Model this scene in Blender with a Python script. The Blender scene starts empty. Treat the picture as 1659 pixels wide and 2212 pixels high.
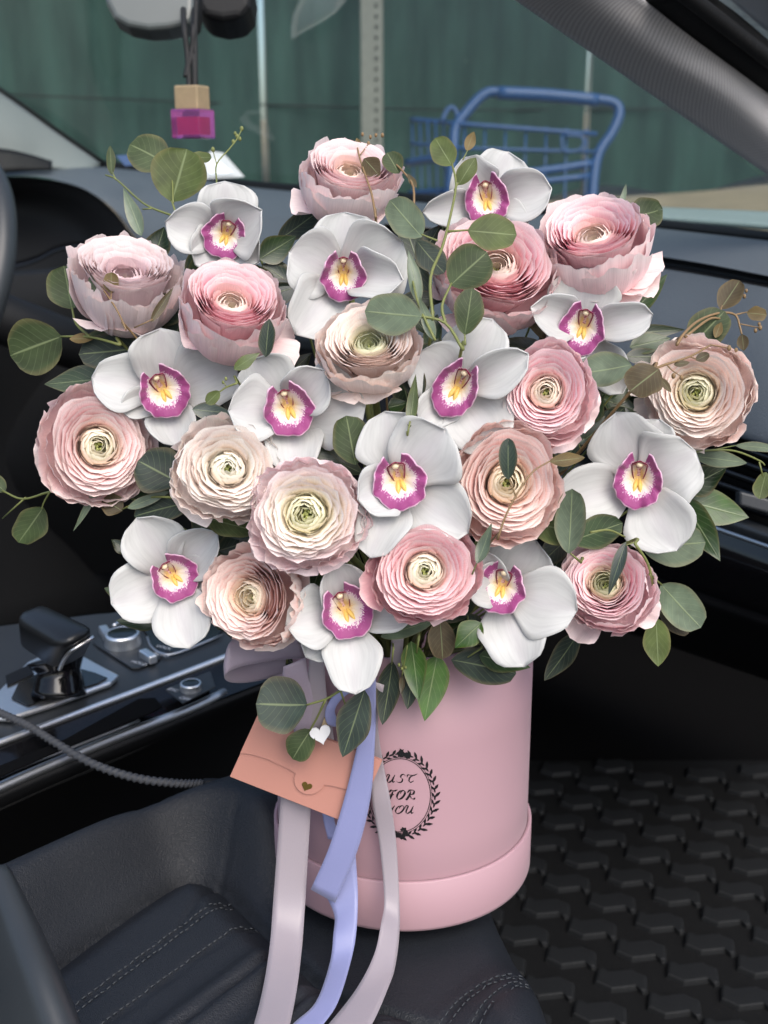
import bpy, math, random
import numpy as np
from mathutils import Vector, Matrix, noise

# ------------------------------------------------------------------ camera, sky, sun, exposure
scene = bpy.context.scene
C = scene.collection
W, H, FP = 1659.0, 2212.0, 2400.0          # measuring grid of the photograph and focal length on it
CX, CY = W / 2, H / 2
PITCH = math.radians(17.5)
CAM = Vector((0, 0, 1.25))
RIGHT = Vector((1, 0, 0))
FWD = Vector((0, math.cos(PITCH), -math.sin(PITCH)))
UP = Vector((0, math.sin(PITCH), math.cos(PITCH)))

cam_d = bpy.data.cameras.new('camera')
cam = bpy.data.objects.new('camera', cam_d)
C.objects.link(cam)
cam.location = CAM
cam.rotation_euler = (math.pi / 2 - PITCH, 0, 0)
cam_d.sensor_fit = 'VERTICAL'
cam_d.sensor_height = 36
cam_d.lens = 18 * FP / CY
cam_d.clip_start = 0.02
cam_d.clip_end = 300
cam_d.dof.use_dof = True
cam_d.dof.focus_distance = 0.62
cam_d.dof.aperture_fstop = 11.0
scene.camera = cam

SUN_EL, SUN_AZ = math.radians(48), math.radians(158)   # azimuth clockwise from +Y
world = bpy.data.worlds.new('World')
scene.world = world
world.use_nodes = True
wn = world.node_tree
sky = wn.nodes.new('ShaderNodeTexSky')
sky.sky_type = 'NISHITA'
sky.sun_disc = False
sky.sun_elevation = SUN_EL
sky.sun_rotation = SUN_AZ
sky.air_density = 1.0
sky.dust_density = 3.5
sky.ozone_density = 1.2
bgn = wn.nodes['Background']
bgn.inputs['Strength'].default_value = 0.12
wn.links.new(sky.outputs[0], bgn.inputs[0])
sun_d = bpy.data.lights.new('sun', 'SUN')
sun_d.energy = 1.2
sun_d.angle = math.radians(50)
sun_d.color = (1.0, 0.985, 0.965)
sun = bpy.data.objects.new('sun', sun_d)
C.objects.link(sun)
sv = Vector((math.sin(SUN_AZ) * math.cos(SUN_EL), math.cos(SUN_AZ) * math.cos(SUN_EL), math.sin(SUN_EL)))
sun.rotation_euler = sv.to_track_quat('Z', 'Y').to_euler()
sun.location = (2, -3, 8)
vs = scene.view_settings
vs.view_transform = 'Standard'
vs.look = 'None'
vs.exposure = 0.92
vs.gamma = 1.0
scene.render.engine = 'CYCLES'
scene.render.resolution_x = 768
scene.render.resolution_y = 1024
scene.cycles.max_bounces = 8
scene.cycles.diffuse_bounces = 5
scene.cycles.transparent_max_bounces = 10

# car frame: the camera looks 41 degrees to the left of the way the car points
YAW = math.radians(41)
CF = Vector((math.sin(YAW), math.cos(YAW), 0))
CL = Vector((-math.cos(YAW), math.sin(YAW), 0))
ZZ = Vector((0, 0, 1))

# ------------------------------------------------------------------ helpers
def U(px, py, d):
    """point on the ray of a photo pixel at distance d along the view axis"""
    return CAM + RIGHT * ((px - CX) / FP * d) + UP * (-(py - CY) / FP * d) + FWD * d
def ray(px, py):
    return (RIGHT * ((px - CX) / FP) + UP * (-(py - CY) / FP) + FWD)
def onplane(px, py, p0, n):
    r = ray(px, py)
    return CAM + r * ((p0 - CAM).dot(n) / r.dot(n))
def onz(px, py, z):
    return onplane(px, py, Vector((0, 0, z)), ZZ)
def cv(x, y, z):
    return RIGHT * x + UP * y - FWD * z      # camera-space direction, z towards the camera
def lin(c):
    c = c / 255.0
    return c / 12.92 if c <= 0.04045 else ((c + 0.055) / 1.055) ** 2.4
def rgb(r, g, b):
    return (lin(r), lin(g), lin(b))
def mixc(a, b, t):
    t = max(0, min(1, t))
    return tuple(a[i] + (b[i] - a[i]) * t for i in range(3))
def sstep(a, b, x):
    t = max(0.0, min(1.0, (x - a) / (b - a)))
    return t * t * (3 - 2 * t)
def catmull(P, n):
    """n samples per span through the points"""
    P = [Vector(p) for p in P]
    if len(P) == 2:
        return [P[0].lerp(P[1], i / n) for i in range(n + 1)]
    out = []
    for i in range(len(P) - 1):
        p0 = P[i - 1] if i > 0 else P[0] * 2 - P[1]
        p1, p2 = P[i], P[i + 1]
        p3 = P[i + 2] if i + 2 < len(P) else P[-1] * 2 - P[-2]
        for k in range(n):
            t = k / n
            out.append(0.5 * ((2 * p1) + (p2 - p0) * t + (2 * p0 - 5 * p1 + 4 * p2 - p3) * t * t + (3 * p1 - p0 - 3 * p2 + p3) * t ** 3))
    out.append(P[-1].copy())
    return out

WL = {}                                     # world origin of every object, so parts can be given in world space
def empty(name, loc, label=None, cat=None, group=None, kind=None):
    o = bpy.data.objects.new(name, None)
    o.empty_display_size = 0.02
    C.objects.link(o)
    o.location = loc
    WL[o] = Vector(loc)
    tag(o, label, cat, group, kind)
    return o
def tag(o, label=None, cat=None, group=None, kind=None):
    if label: o['label'] = label
    if cat: o['category'] = cat
    if group: o['group'] = group
    if kind: o['kind'] = kind
    return o
def mk(name, V, Fc, mat, parent=None, uv=None, col=None, smooth=True, solid=0, sub=0, bevel=0, off=0):
    V = [Vector(v) for v in V]
    if parent is not None:
        org = WL[parent]
    else:
        mn = [min(v[i] for v in V) for i in range(3)]
        mx = [max(v[i] for v in V) for i in range(3)]
        org = Vector(((mn[0] + mx[0]) / 2, (mn[1] + mx[1]) / 2, mn[2]))
    me = bpy.data.meshes.new(name)
    me.from_pydata([tuple(v - org) for v in V], [], Fc)
    if uv is not None:
        l = me.uv_layers.new(name='UVMap')
        idx = np.zeros(len(me.loops), dtype=np.int32)
        me.loops.foreach_get('vertex_index', idx)
        l.data.foreach_set('uv', np.asarray(uv, dtype=np.float32)[idx].ravel())
    if col is not None:
        a = me.color_attributes.new('Col', 'FLOAT_COLOR', 'POINT')
        a.data.foreach_set('color', np.c_[np.asarray(col, dtype=np.float32), np.ones(len(V), np.float32)].ravel())
    if smooth:
        me.polygons.foreach_set('use_smooth', [True] * len(me.polygons))
    me.update()
    me.materials.append(mat)
    o = bpy.data.objects.new(name, me)
    C.objects.link(o)
    WL[o] = org
    if parent is not None:
        o.parent = parent
    else:
        o.location = org
    if bevel:
        m = o.modifiers.new('bevel', 'BEVEL'); m.width = bevel; m.segments = 3; m.limit_method = 'ANGLE'; m.angle_limit = 0.6
    if sub:
        m = o.modifiers.new('subsurf', 'SUBSURF'); m.levels = sub; m.render_levels = sub
    if solid:
        m = o.modifiers.new('solid', 'SOLIDIFY'); m.thickness = solid; m.offset = off
    return o

class MB:
    """collects shapes for ONE mesh"""
    def __init__(s):
        s.V = []; s.F = []; s.uv = []; s.col = []
    def add(s, V, Fc, uv=None, col=None):
        b = len(s.V)
        s.V += [Vector(v) for v in V]
        s.F += [tuple(i + b for i in f) for f in Fc]
        s.uv += list(uv) if uv is not None else [(0, 0)] * len(V)
        s.col += list(col) if col is not None else [(1, 1, 1)] * len(V)
        return s
    def build(s, name, mat, parent=None, **kw):
        return mk(name, s.V, s.F, mat, parent, uv=s.uv, col=s.col, **kw)

def gridfaces(nr, nc, wrap=False):
    Fc = []
    for i in range(nr - 1):
        for j in range(nc - 1 if not wrap else nc):
            a = i * nc + j; b = i * nc + (j + 1) % nc
            Fc.append((a, b, b + nc, a + nc))
    return Fc
def loft(rows, n=6, m=None):
    """rows of points -> smooth grid (catmull along and across)"""
    m = m or n
    R = [catmull(r, n) for r in rows]
    nc = len(R[0])
    cols = [catmull([R[i][j] for i in range(len(R))], m) for j in range(nc)]
    nr = len(cols[0])
    V = [cols[j][i] for i in range(nr) for j in range(nc)]
    uv = [(j / (nc - 1), i / (nr - 1)) for i in range(nr) for j in range(nc)]
    return V, gridfaces(nr, nc), uv
def tube(P, r, seg=8, n=4, caps=True, smooth=True):
    """P points, r number or list"""
    pts = catmull(P, n) if smooth and len(P) > 2 else [Vector(p) for p in P]
    N = len(pts)
    rr = [r] * N if not isinstance(r, (list, tuple)) else [float(np.interp(i / (N - 1), np.linspace(0, 1, len(r)), r)) for i in range(N)]
    V = []; uv = []
    t0 = (pts[1] - pts[0]).normalized()
    x = t0.orthogonal().normalized()
    ln = 0
    for i, p in enumerate(pts):
        t = (pts[min(i + 1, N - 1)] - pts[max(i - 1, 0)]).normalized()
        x = (x - t * x.dot(t)).normalized()
        y = t.cross(x)
        if i: ln += (p - pts[i - 1]).length
        for k in range(seg):
            a = 2 * math.pi * k / seg
            V.append(p + (x * math.cos(a) + y * math.sin(a)) * rr[i])
            uv.append((k / seg, ln))
    Fc = gridfaces(N, seg, True)
    if caps:
        Fc.append(tuple(range(seg))[::-1]); Fc.append(tuple(range((N - 1) * seg, N * seg)))
    return V, Fc, uv
def boxv(c, x, y, z):
    """box with half axes"""
    V = [c + x * i + y * j + z * k for i in (-1, 1) for j in (-1, 1) for k in (-1, 1)]
    Fc = [(0, 1, 3, 2), (4, 6, 7, 5), (0, 4, 5, 1), (2, 3, 7, 6), (0, 2, 6, 4), (1, 5, 7, 3)]
    return V, Fc
def prism(poly, up):
    """extrude polygon (list of Vectors) along vector up"""
    n = len(poly)
    V = [Vector(p) for p in poly] + [Vector(p) + up for p in poly]
    Fc = [tuple(range(n))[::-1], tuple(range(n, 2 * n))] + [(i, (i + 1) % n, n + (i + 1) % n, n + i) for i in range(n)]
    return V, Fc
def lathe(c, ax, prof, seg=48, x=None):
    """prof: list of (r, h) along axis"""
    ax = ax.normalized()
    x = x or ax.orthogonal().normalized()
    y = ax.cross(x)
    V = []; uv = []
    for i, (r, h) in enumerate(prof):
        for k in range(seg):
            a = 2 * math.pi * k / seg
            V.append(c + ax * h + (x * math.cos(a) + y * math.sin(a)) * r)
            uv.append((k / seg, i / max(1, len(prof) - 1)))
    return V, gridfaces(len(prof), seg, True), uv
def ball(c, rx, ry, rz, nu=10, nv=7):
    V = []; 
    for i in range(nv + 1):
        th = math.pi * i / nv
        for k in range(nu):
            a = 2 * math.pi * k / nu
            V.append(c + rx * (math.sin(th) * math.cos(a)) + ry * (math.sin(th) * math.sin(a)) + rz * math.cos(th))
    return V, gridfaces(nv + 1, nu, True)

# ------------------------------------------------------------------ materials
def newmat(name):
    m = bpy.data.materials.new(name); m.use_nodes = True
    nt = m.node_tree
    return m, nt, nt.nodes['Principled BSDF'], nt.nodes['Material Output']
def nd(nt, t, **kw):
    n = nt.nodes.new(t)
    for k, v in kw.items():
        if k in n.inputs: n.inputs[k].default_value = v
        else: setattr(n, k, v)
    return n
def setp(p, **kw):
    nm = dict(rough='Roughness', metal='Metallic', spec='Specular IOR Level', coat='Coat Weight', coatr='Coat Roughness', sheen='Sheen Weight', trans='Transmission Weight', ior='IOR', aniso='Anisotropic')
    for k, v in kw.items(): p.inputs[nm[k]].default_value = v
def bump(nt, p, hsock, strength=0.3, dist=0.001):
    b = nd(nt, 'ShaderNodeBump'); b.inputs['Strength'].default_value = strength; b.inputs['Distance'].default_value = dist
    nt.links.new(hsock, b.inputs['Height']); nt.links.new(b.outputs[0], p.inputs['Normal'])
    return b
def plain(name, c, rough=0.5, var=0.12, vscale=30, spec=0.5, metal=0, bscale=0, bstr=0.2, bdist=0.0005, btype='noise', coat=0, dust=0, dustc=(0.25, 0.24, 0.22), rvar=0.0, sheen=0):
    m, nt, p, o = newmat(name)
    tc = nd(nt, 'ShaderNodeTexCoord')
    nz = nd(nt, 'ShaderNodeTexNoise'); nz.inputs['Scale'].default_value = vscale; nz.inputs['Detail'].default_value = 5
    nt.links.new(tc.outputs['Object'], nz.inputs['Vector'])
    mp = nd(nt, 'ShaderNodeMixRGB')
    mp.inputs[1].default_value = (*[x * (1 - var) for x in c], 1); mp.inputs[2].default_value = (*[min(1, x * (1 + var)) for x in c], 1)
    nt.links.new(nz.outputs['Fac'], mp.inputs[0])
    outc = mp.outputs[0]
    if dust:
        n2 = nd(nt, 'ShaderNodeTexNoise'); n2.inputs['Scale'].default_value = 900; n2.inputs['Detail'].default_value = 2
        nt.links.new(tc.outputs['Object'], n2.inputs['Vector'])
        n3 = nd(nt, 'ShaderNodeTexNoise'); n3.inputs['Scale'].default_value = 14
        nt.links.new(tc.outputs['Object'], n3.inputs['Vector'])
        mr = nd(nt, 'ShaderNodeMapRange'); mr.inputs[1].default_value = 0.62; mr.inputs[2].default_value = 0.78
        nt.links.new(n2.outputs['Fac'], mr.inputs[0])
        mu = nd(nt, 'ShaderNodeMath', operation='MULTIPLY'); nt.links.new(mr.outputs[0], mu.inputs[0]); nt.links.new(n3.outputs['Fac'], mu.inputs[1])
        m3 = nd(nt, 'ShaderNodeMath', operation='MULTIPLY'); m3.inputs[1].default_value = dust; nt.links.new(mu.outputs[0], m3.inputs[0])
        mx = nd(nt, 'ShaderNodeMixRGB'); mx.inputs[2].default_value = (*dustc, 1)
        nt.links.new(m3.outputs[0], mx.inputs[0]); nt.links.new(outc, mx.inputs[1]); outc = mx.outputs[0]
    nt.links.new(outc, p.inputs['Base Color'])
    setp(p, rough=rough, spec=spec, metal=metal, coat=coat, sheen=sheen)
    if rvar:
        mr = nd(nt, 'ShaderNodeMapRange'); mr.inputs[3].default_value = rough - rvar; mr.inputs[4].default_value = rough + rvar
        nt.links.new(nz.outputs['Fac'], mr.inputs[0]); nt.links.new(mr.outputs[0], p.inputs['Roughness'])
    if bscale:
        if btype == 'leather':
            v = nd(nt, 'ShaderNodeTexVoronoi', feature='DISTANCE_TO_EDGE'); v.inputs['Scale'].default_value = bscale
            n4 = nd(nt, 'ShaderNodeTexNoise'); n4.inputs['Scale'].default_value = bscale * 0.5; n4.inputs['Detail'].default_value = 3
            nt.links.new(tc.outputs['Object'], n4.inputs['Vector'])
            ad = nd(nt, 'ShaderNodeVectorMath', operation='MULTIPLY_ADD'); ad.inputs[1].default_value = (0.006,) * 3
            nt.links.new(n4.outputs['Color'], ad.inputs[0]); nt.links.new(tc.outputs['Object'], ad.inputs[2])
            nt.links.new(ad.outputs[0], v.inputs['Vector'])
            mr = nd(nt, 'ShaderNodeMapRange'); mr.inputs[1].default_value = 0.0; mr.inputs[2].default_value = 0.25
            nt.links.new(v.outputs['Distance'], mr.inputs[0])
            bump(nt, p, mr.outputs[0], bstr, bdist)
        else:
            n4 = nd(nt, 'ShaderNodeTexNoise'); n4.inputs['Scale'].default_value = bscale; n4.inputs['Detail'].default_value = 4
            nt.links.new(tc.outputs['Object'], n4.inputs['Vector'])
            bump(nt, p, n4.outputs['Fac'], bstr, bdist)
    return m

def petal_mat(name, transl=0.35, rough=0.5, vein=60, vstr=0.25, veincol=None):
    """thin petal: colour attribute on the mesh, fine veins along the petal, light passing through"""
    m, nt, p, o = newmat(name)
    at = nd(nt, 'ShaderNodeAttribute', attribute_name='Col')
    uv = nd(nt, 'ShaderNodeUVMap')
    mp = nd(nt, 'ShaderNodeMapping'); mp.inputs['Scale'].default_value = (vein, 3.0, 1)
    nt.links.new(uv.outputs[0], mp.inputs[0])
    nz = nd(nt, 'ShaderNodeTexNoise'); nz.inputs['Scale'].default_value = 1.0; nz.inputs['Detail'].default_value = 4; nz.inputs['Distortion'].default_value = 0.4
    nt.links.new(mp.outputs[0], nz.inputs['Vector'])
    hs = nd(nt, 'ShaderNodeMapRange'); hs.inputs[1].default_value = 0.3; hs.inputs[2].default_value = 0.7; hs.inputs[3].default_value = 0.93; hs.inputs[4].default_value = 1.05
    nt.links.new(nz.outputs['Fac'], hs.inputs[0])
    mu = nd(nt, 'ShaderNodeVectorMath', operation='MULTIPLY'); nt.links.new(at.outputs['Color'], mu.inputs[0]); nt.links.new(hs.outputs[0], mu.inputs[1])
    nt.links.new(mu.outputs[0], p.inputs['Base Color'])
    setp(p, rough=rough, spec=0.35, sheen=0.15)
    bump(nt, p, nz.outputs['Fac'], vstr, 0.0006)
    tr = nd(nt, 'ShaderNodeBsdfTranslucent'); nt.links.new(mu.outputs[0], tr.inputs[0])
    mx = nd(nt, 'ShaderNodeMixShader'); mx.inputs[0].default_value = transl
    nt.links.new(p.outputs[0], mx.inputs[1]); nt.links.new(tr.outputs[0], mx.inputs[2]); nt.links.new(mx.outputs[0], o.inputs[0])
    return m

def leaf_mat(name, rough=0.45, transl=0.12, spec=0.4):
    m, nt, p, o = newmat(name)
    at = nd(nt, 'ShaderNodeAttribute', attribute_name='Col')
    uv = nd(nt, 'ShaderNodeUVMap'); sp = nd(nt, 'ShaderNodeSeparateXYZ'); nt.links.new(uv.outputs[0], sp.inputs[0])
    # midrib: |u-.5| small ; side veins: wave on v + |u-.5|
    ab = nd(nt, 'ShaderNodeMath', operation='SUBTRACT'); ab.inputs[1].default_value = 0.5; nt.links.new(sp.outputs[0], ab.inputs[0])
    a2 = nd(nt, 'ShaderNodeMath', operation='ABSOLUTE'); nt.links.new(ab.outputs[0], a2.inputs[0])
    rib = nd(nt, 'ShaderNodeMapRange'); rib.inputs[1].default_value = 0.008; rib.inputs[2].default_value = 0.03; rib.inputs[3].default_value = 1; rib.inputs[4].default_value = 0
    nt.links.new(a2.outputs[0], rib.inputs[0])
    ma = nd(nt, 'ShaderNodeMath', operation='MULTIPLY_ADD'); ma.inputs[1].default_value = -0.7
    nt.links.new(a2.outputs[0], ma.inputs[0]); nt.links.new(sp.outputs[1], ma.inputs[2])
    mw = nd(nt, 'ShaderNodeMath', operation='MULTIPLY'); mw.inputs[1].default_value = 46; nt.links.new(ma.outputs[0], mw.inputs[0])
    sn = nd(nt, 'ShaderNodeMath', operation='SINE'); nt.links.new(mw.outputs[0], sn.inputs[0])
    vr = nd(nt, 'ShaderNodeMapRange'); vr.inputs[1].default_value = 0.93; vr.inputs[2].default_value = 1.0; vr.inputs[3].default_value = 0; vr.inputs[4].default_value = 0.32
    nt.links.new(sn.outputs[0], vr.inputs[0])
    mxm = nd(nt, 'ShaderNodeMath', operation='MAXIMUM'); nt.links.new(rib.outputs[0], mxm.inputs[0]); nt.links.new(vr.outputs[0], mxm.inputs[1])
    fm = nd(nt, 'ShaderNodeMath', operation='MULTIPLY'); fm.inputs[1].default_value = 0.45; nt.links.new(mxm.outputs[0], fm.inputs[0])
    tc = nd(nt, 'ShaderNodeTexCoord')
    nz = nd(nt, 'ShaderNodeTexNoise'); nz.inputs['Scale'].default_value = 90; nz.inputs['Detail'].default_value = 6; nt.links.new(tc.outputs['Object'], nz.inputs['Vector'])
    hs = nd(nt, 'ShaderNodeMapRange'); hs.inputs[1].default_value = 0.3; hs.inputs[2].default_value = 0.7; hs.inputs[3].default_value = 0.68; hs.inputs[4].default_value = 1.3
    nt.links.new(nz.outputs['Fac'], hs.inputs[0])
    mu = nd(nt, 'ShaderNodeVectorMath', operation='MULTIPLY'); nt.links.new(at.outputs['Color'], mu.inputs[0]); nt.links.new(hs.outputs[0], mu.inputs[1])
    mix = nd(nt, 'ShaderNodeMixRGB'); nt.links.new(fm.outputs[0], mix.inputs[0]); nt.links.new(mu.outputs[0], mix.inputs[1]); mix.inputs[2].default_value = (0.28, 0.34, 0.17, 1)
    nt.links.new(mix.outputs[0], p.inputs['Base Color'])
    setp(p, rough=rough, spec=spec)
    bump(nt, p, mxm.outputs[0], 0.25, 0.0005)
    tr = nd(nt, 'ShaderNodeBsdfTranslucent'); nt.links.new(mix.outputs[0], tr.inputs[0])
    mx = nd(nt, 'ShaderNodeMixShader'); mx.inputs[0].default_value = transl
    nt.links.new(p.outputs[0], mx.inputs[1]); nt.links.new(tr.outputs[0], mx.inputs[2]); nt.links.new(mx.outputs[0], o.inputs[0])
    return m

def lip_mat():
    """orchid lip: UV u = angle, v = distance from throat; cream throat, speckled edge into magenta, pale rim"""
    m, nt, p, o = newmat('orchid_lip')
    uv = nd(nt, 'ShaderNodeUVMap'); sp = nd(nt, 'ShaderNodeSeparateXYZ'); nt.links.new(uv.outputs[0], sp.inputs[0])
    mp = nd(nt, 'ShaderNodeMapping'); mp.inputs['Scale'].default_value = (90, 13, 1); nt.links.new(uv.outputs[0], mp.inputs[0])
    nz = nd(nt, 'ShaderNodeTexNoise'); nz.inputs['Scale'].default_value = 1; nz.inputs['Detail'].default_value = 2; nt.links.new(mp.outputs[0], nz.inputs['Vector'])
    ad = nd(nt, 'ShaderNodeMath', operation='MULTIPLY_ADD'); ad.inputs[1].default_value = 0.5; nt.links.new(nz.outputs['Fac'], ad.inputs[0]); nt.links.new(sp.outputs[1], ad.inputs[2])
    cr = nd(nt, 'ShaderNodeValToRGB')
    e = cr.color_ramp.elements
    e[0].position = 0.46; e[0].color = (*rgb(236, 200, 130), 1)
    e[1].position = 0.87; e[1].color = (*rgb(240, 222, 226), 1)
    x = e.new(0.66); x.color = (*rgb(244, 234, 214), 1)
    x = e.new(0.90); x.color = (*rgb(190, 112, 166), 1)
    x = e.new(0.99); x.color = (*rgb(160, 72, 130), 1)
    nt.links.new(ad.outputs[0], cr.inputs[0])
    rim = nd(nt, 'ShaderNodeMapRange'); rim.inputs[1].default_value = 0.955; rim.inputs[2].default_value = 0.99; nt.links.new(sp.outputs[1], rim.inputs[0])
    mx = nd(nt, 'ShaderNodeMixRGB'); nt.links.new(rim.outputs[0], mx.inputs[0]); nt.links.new(cr.outputs[0], mx.inputs[1]); mx.inputs[2].default_value = (*rgb(232, 190, 214), 1)
    nt.links.new(mx.outputs[0], p.inputs['Base Color'])
    setp(p, rough=0.5, spec=0.3, sheen=0.3)
    bump(nt, p, nz.outputs['Fac'], 0.35, 0.0006)
    tr = nd(nt, 'ShaderNodeBsdfTranslucent'); nt.links.new(mx.outputs[0], tr.inputs[0])
    ms = nd(nt, 'ShaderNodeMixShader'); ms.inputs[0].default_value = 0.2
    nt.links.new(p.outputs[0], ms.inputs[1]); nt.links.new(tr.outputs[0], ms.inputs[2]); nt.links.new(ms.outputs[0], o.inputs[0])
    return m
def column_mat():
    m, nt, p, o = newmat('orchid_column')
    uv = nd(nt, 'ShaderNodeUVMap'); sp = nd(nt, 'ShaderNodeSeparateXYZ'); nt.links.new(uv.outputs[0], sp.inputs[0])
    tc = nd(nt, 'ShaderNodeTexCoord')
    nz = nd(nt, 'ShaderNodeTexNoise'); nz.inputs['Scale'].default_value = 900; nt.links.new(tc.outputs['Object'], nz.inputs['Vector'])
    cr = nd(nt, 'ShaderNodeValToRGB'); e = cr.color_ramp.elements
    e[0].position = 0.47; e[0].color = (*rgb(222, 186, 178), 1); e[1].position = 0.6; e[1].color = (*rgb(168, 92, 104), 1)
    nt.links.new(nz.outputs['Fac'], cr.inputs[0]); nt.links.new(cr.outputs[0], p.inputs['Base Color'])
    setp(p, rough=0.45)
    return m

def ribbon_mat(name, c):
    m, nt, p, o = newmat(name)
    uv = nd(nt, 'ShaderNodeUVMap')
    mp = nd(nt, 'ShaderNodeMapping'); mp.inputs['Scale'].default_value = (60, 700, 1); nt.links.new(uv.outputs[0], mp.inputs[0])
    wv = nd(nt, 'ShaderNodeTexNoise'); wv.inputs['Scale'].default_value = 1; nt.links.new(mp.outputs[0], wv.inputs['Vector'])
    sp = nd(nt, 'ShaderNodeSeparateXYZ'); nt.links.new(uv.outputs[0], sp.inputs[0])
    # woven selvedge on both edges
    ab = nd(nt, 'ShaderNodeMath', operation='SUBTRACT'); ab.inputs[1].default_value = 0.5; nt.links.new(sp.outputs[0], ab.inputs[0])
    a2 = nd(nt, 'ShaderNodeMath', operation='ABSOLUTE'); nt.links.new(ab.outputs[0], a2.inputs[0])
    ed = nd(nt, 'ShaderNodeMapRange'); ed.inputs[1].default_value = 0.455; ed.inputs[2].default_value = 0.47; nt.links.new(a2.outputs[0], ed.inputs[0])
    mw = nd(nt, 'ShaderNodeMath', operation='MULTIPLY'); mw.inputs[1].default_value = 3000; nt.links.new(sp.outputs[1], mw.inputs[0])
    sn = nd(nt, 'ShaderNodeMath', operation='SINE'); nt.links.new(mw.outputs[0], sn.inputs[0])
    em = nd(nt, 'ShaderNodeMath', operation='MULTIPLY'); nt.links.new(ed.outputs[0], em.inputs[0]); nt.links.new(sn.outputs[0], em.inputs[1])
    hh = nd(nt, 'ShaderNodeMath', operation='ADD'); nt.links.new(em.outputs[0], hh.inputs[0]); nt.links.new(wv.outputs['Fac'], hh.inputs[1])
    hs = nd(nt, 'ShaderNodeMapRange'); hs.inputs[3].default_value = 0.93; hs.inputs[4].default_value = 1.05; nt.links.new(wv.outputs['Fac'], hs.inputs[0])
    mu = nd(nt, 'ShaderNodeVectorMath', operation='SCALE'); mu.inputs[0].default_value = c; nt.links.new(hs.outputs[0], mu.inputs['Scale'])
    nt.links.new(mu.outputs[0], p.inputs['Base Color'])
    setp(p, rough=0.34, spec=0.5, sheen=0.3, aniso=0.6)
    bump(nt, p, hh.outputs[0], 0.25, 0.0003)
    tr = nd(nt, 'ShaderNodeBsdfTranslucent'); nt.links.new(mu.outputs[0], tr.inputs[0])
    ms = nd(nt, 'ShaderNodeMixShader'); ms.inputs[0].default_value = 0.15
    nt.links.new(p.outputs[0], ms.inputs[1]); nt.links.new(tr.outputs[0], ms.inputs[2]); nt.links.new(ms.outputs[0], o.inputs[0])
    return m
def weave_mat(name, c1, c2, sx, sy):
    m, nt, p, o = newmat(name)
    uv = nd(nt, 'ShaderNodeUVMap'); sp = nd(nt, 'ShaderNodeSeparateXYZ'); nt.links.new(uv.outputs[0], sp.inputs[0])
    def s(sock, k):
        a = nd(nt, 'ShaderNodeMath', operation='MULTIPLY'); a.inputs[1].default_value = k; nt.links.new(sock, a.inputs[0])
        b = nd(nt, 'ShaderNodeMath', operation='SINE'); nt.links.new(a.outputs[0], b.inputs[0]); return b
    a = s(sp.outputs[0], sx); b = s(sp.outputs[1], sy)
    pr = nd(nt, 'ShaderNodeMath', operation='MULTIPLY'); nt.links.new(a.outputs[0], pr.inputs[0]); nt.links.new(b.outputs[0], pr.inputs[1])
    mr = nd(nt, 'ShaderNodeMapRange'); mr.inputs[1].default_value = -1; nt.links.new(pr.outputs[0], mr.inputs[0])
    mx = nd(nt, 'ShaderNodeMixRGB'); mx.inputs[1].default_value = (*c1, 1); mx.inputs[2].default_value = (*c2, 1); nt.links.new(mr.outputs[0], mx.inputs[0])
    nt.links.new(mx.outputs[0], p.inputs['Base Color'])
    setp(p, rough=0.9, spec=0.2, sheen=0.2)
    bump(nt, p, mr.outputs[0], 0.4, 0.0006)
    return m
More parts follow.
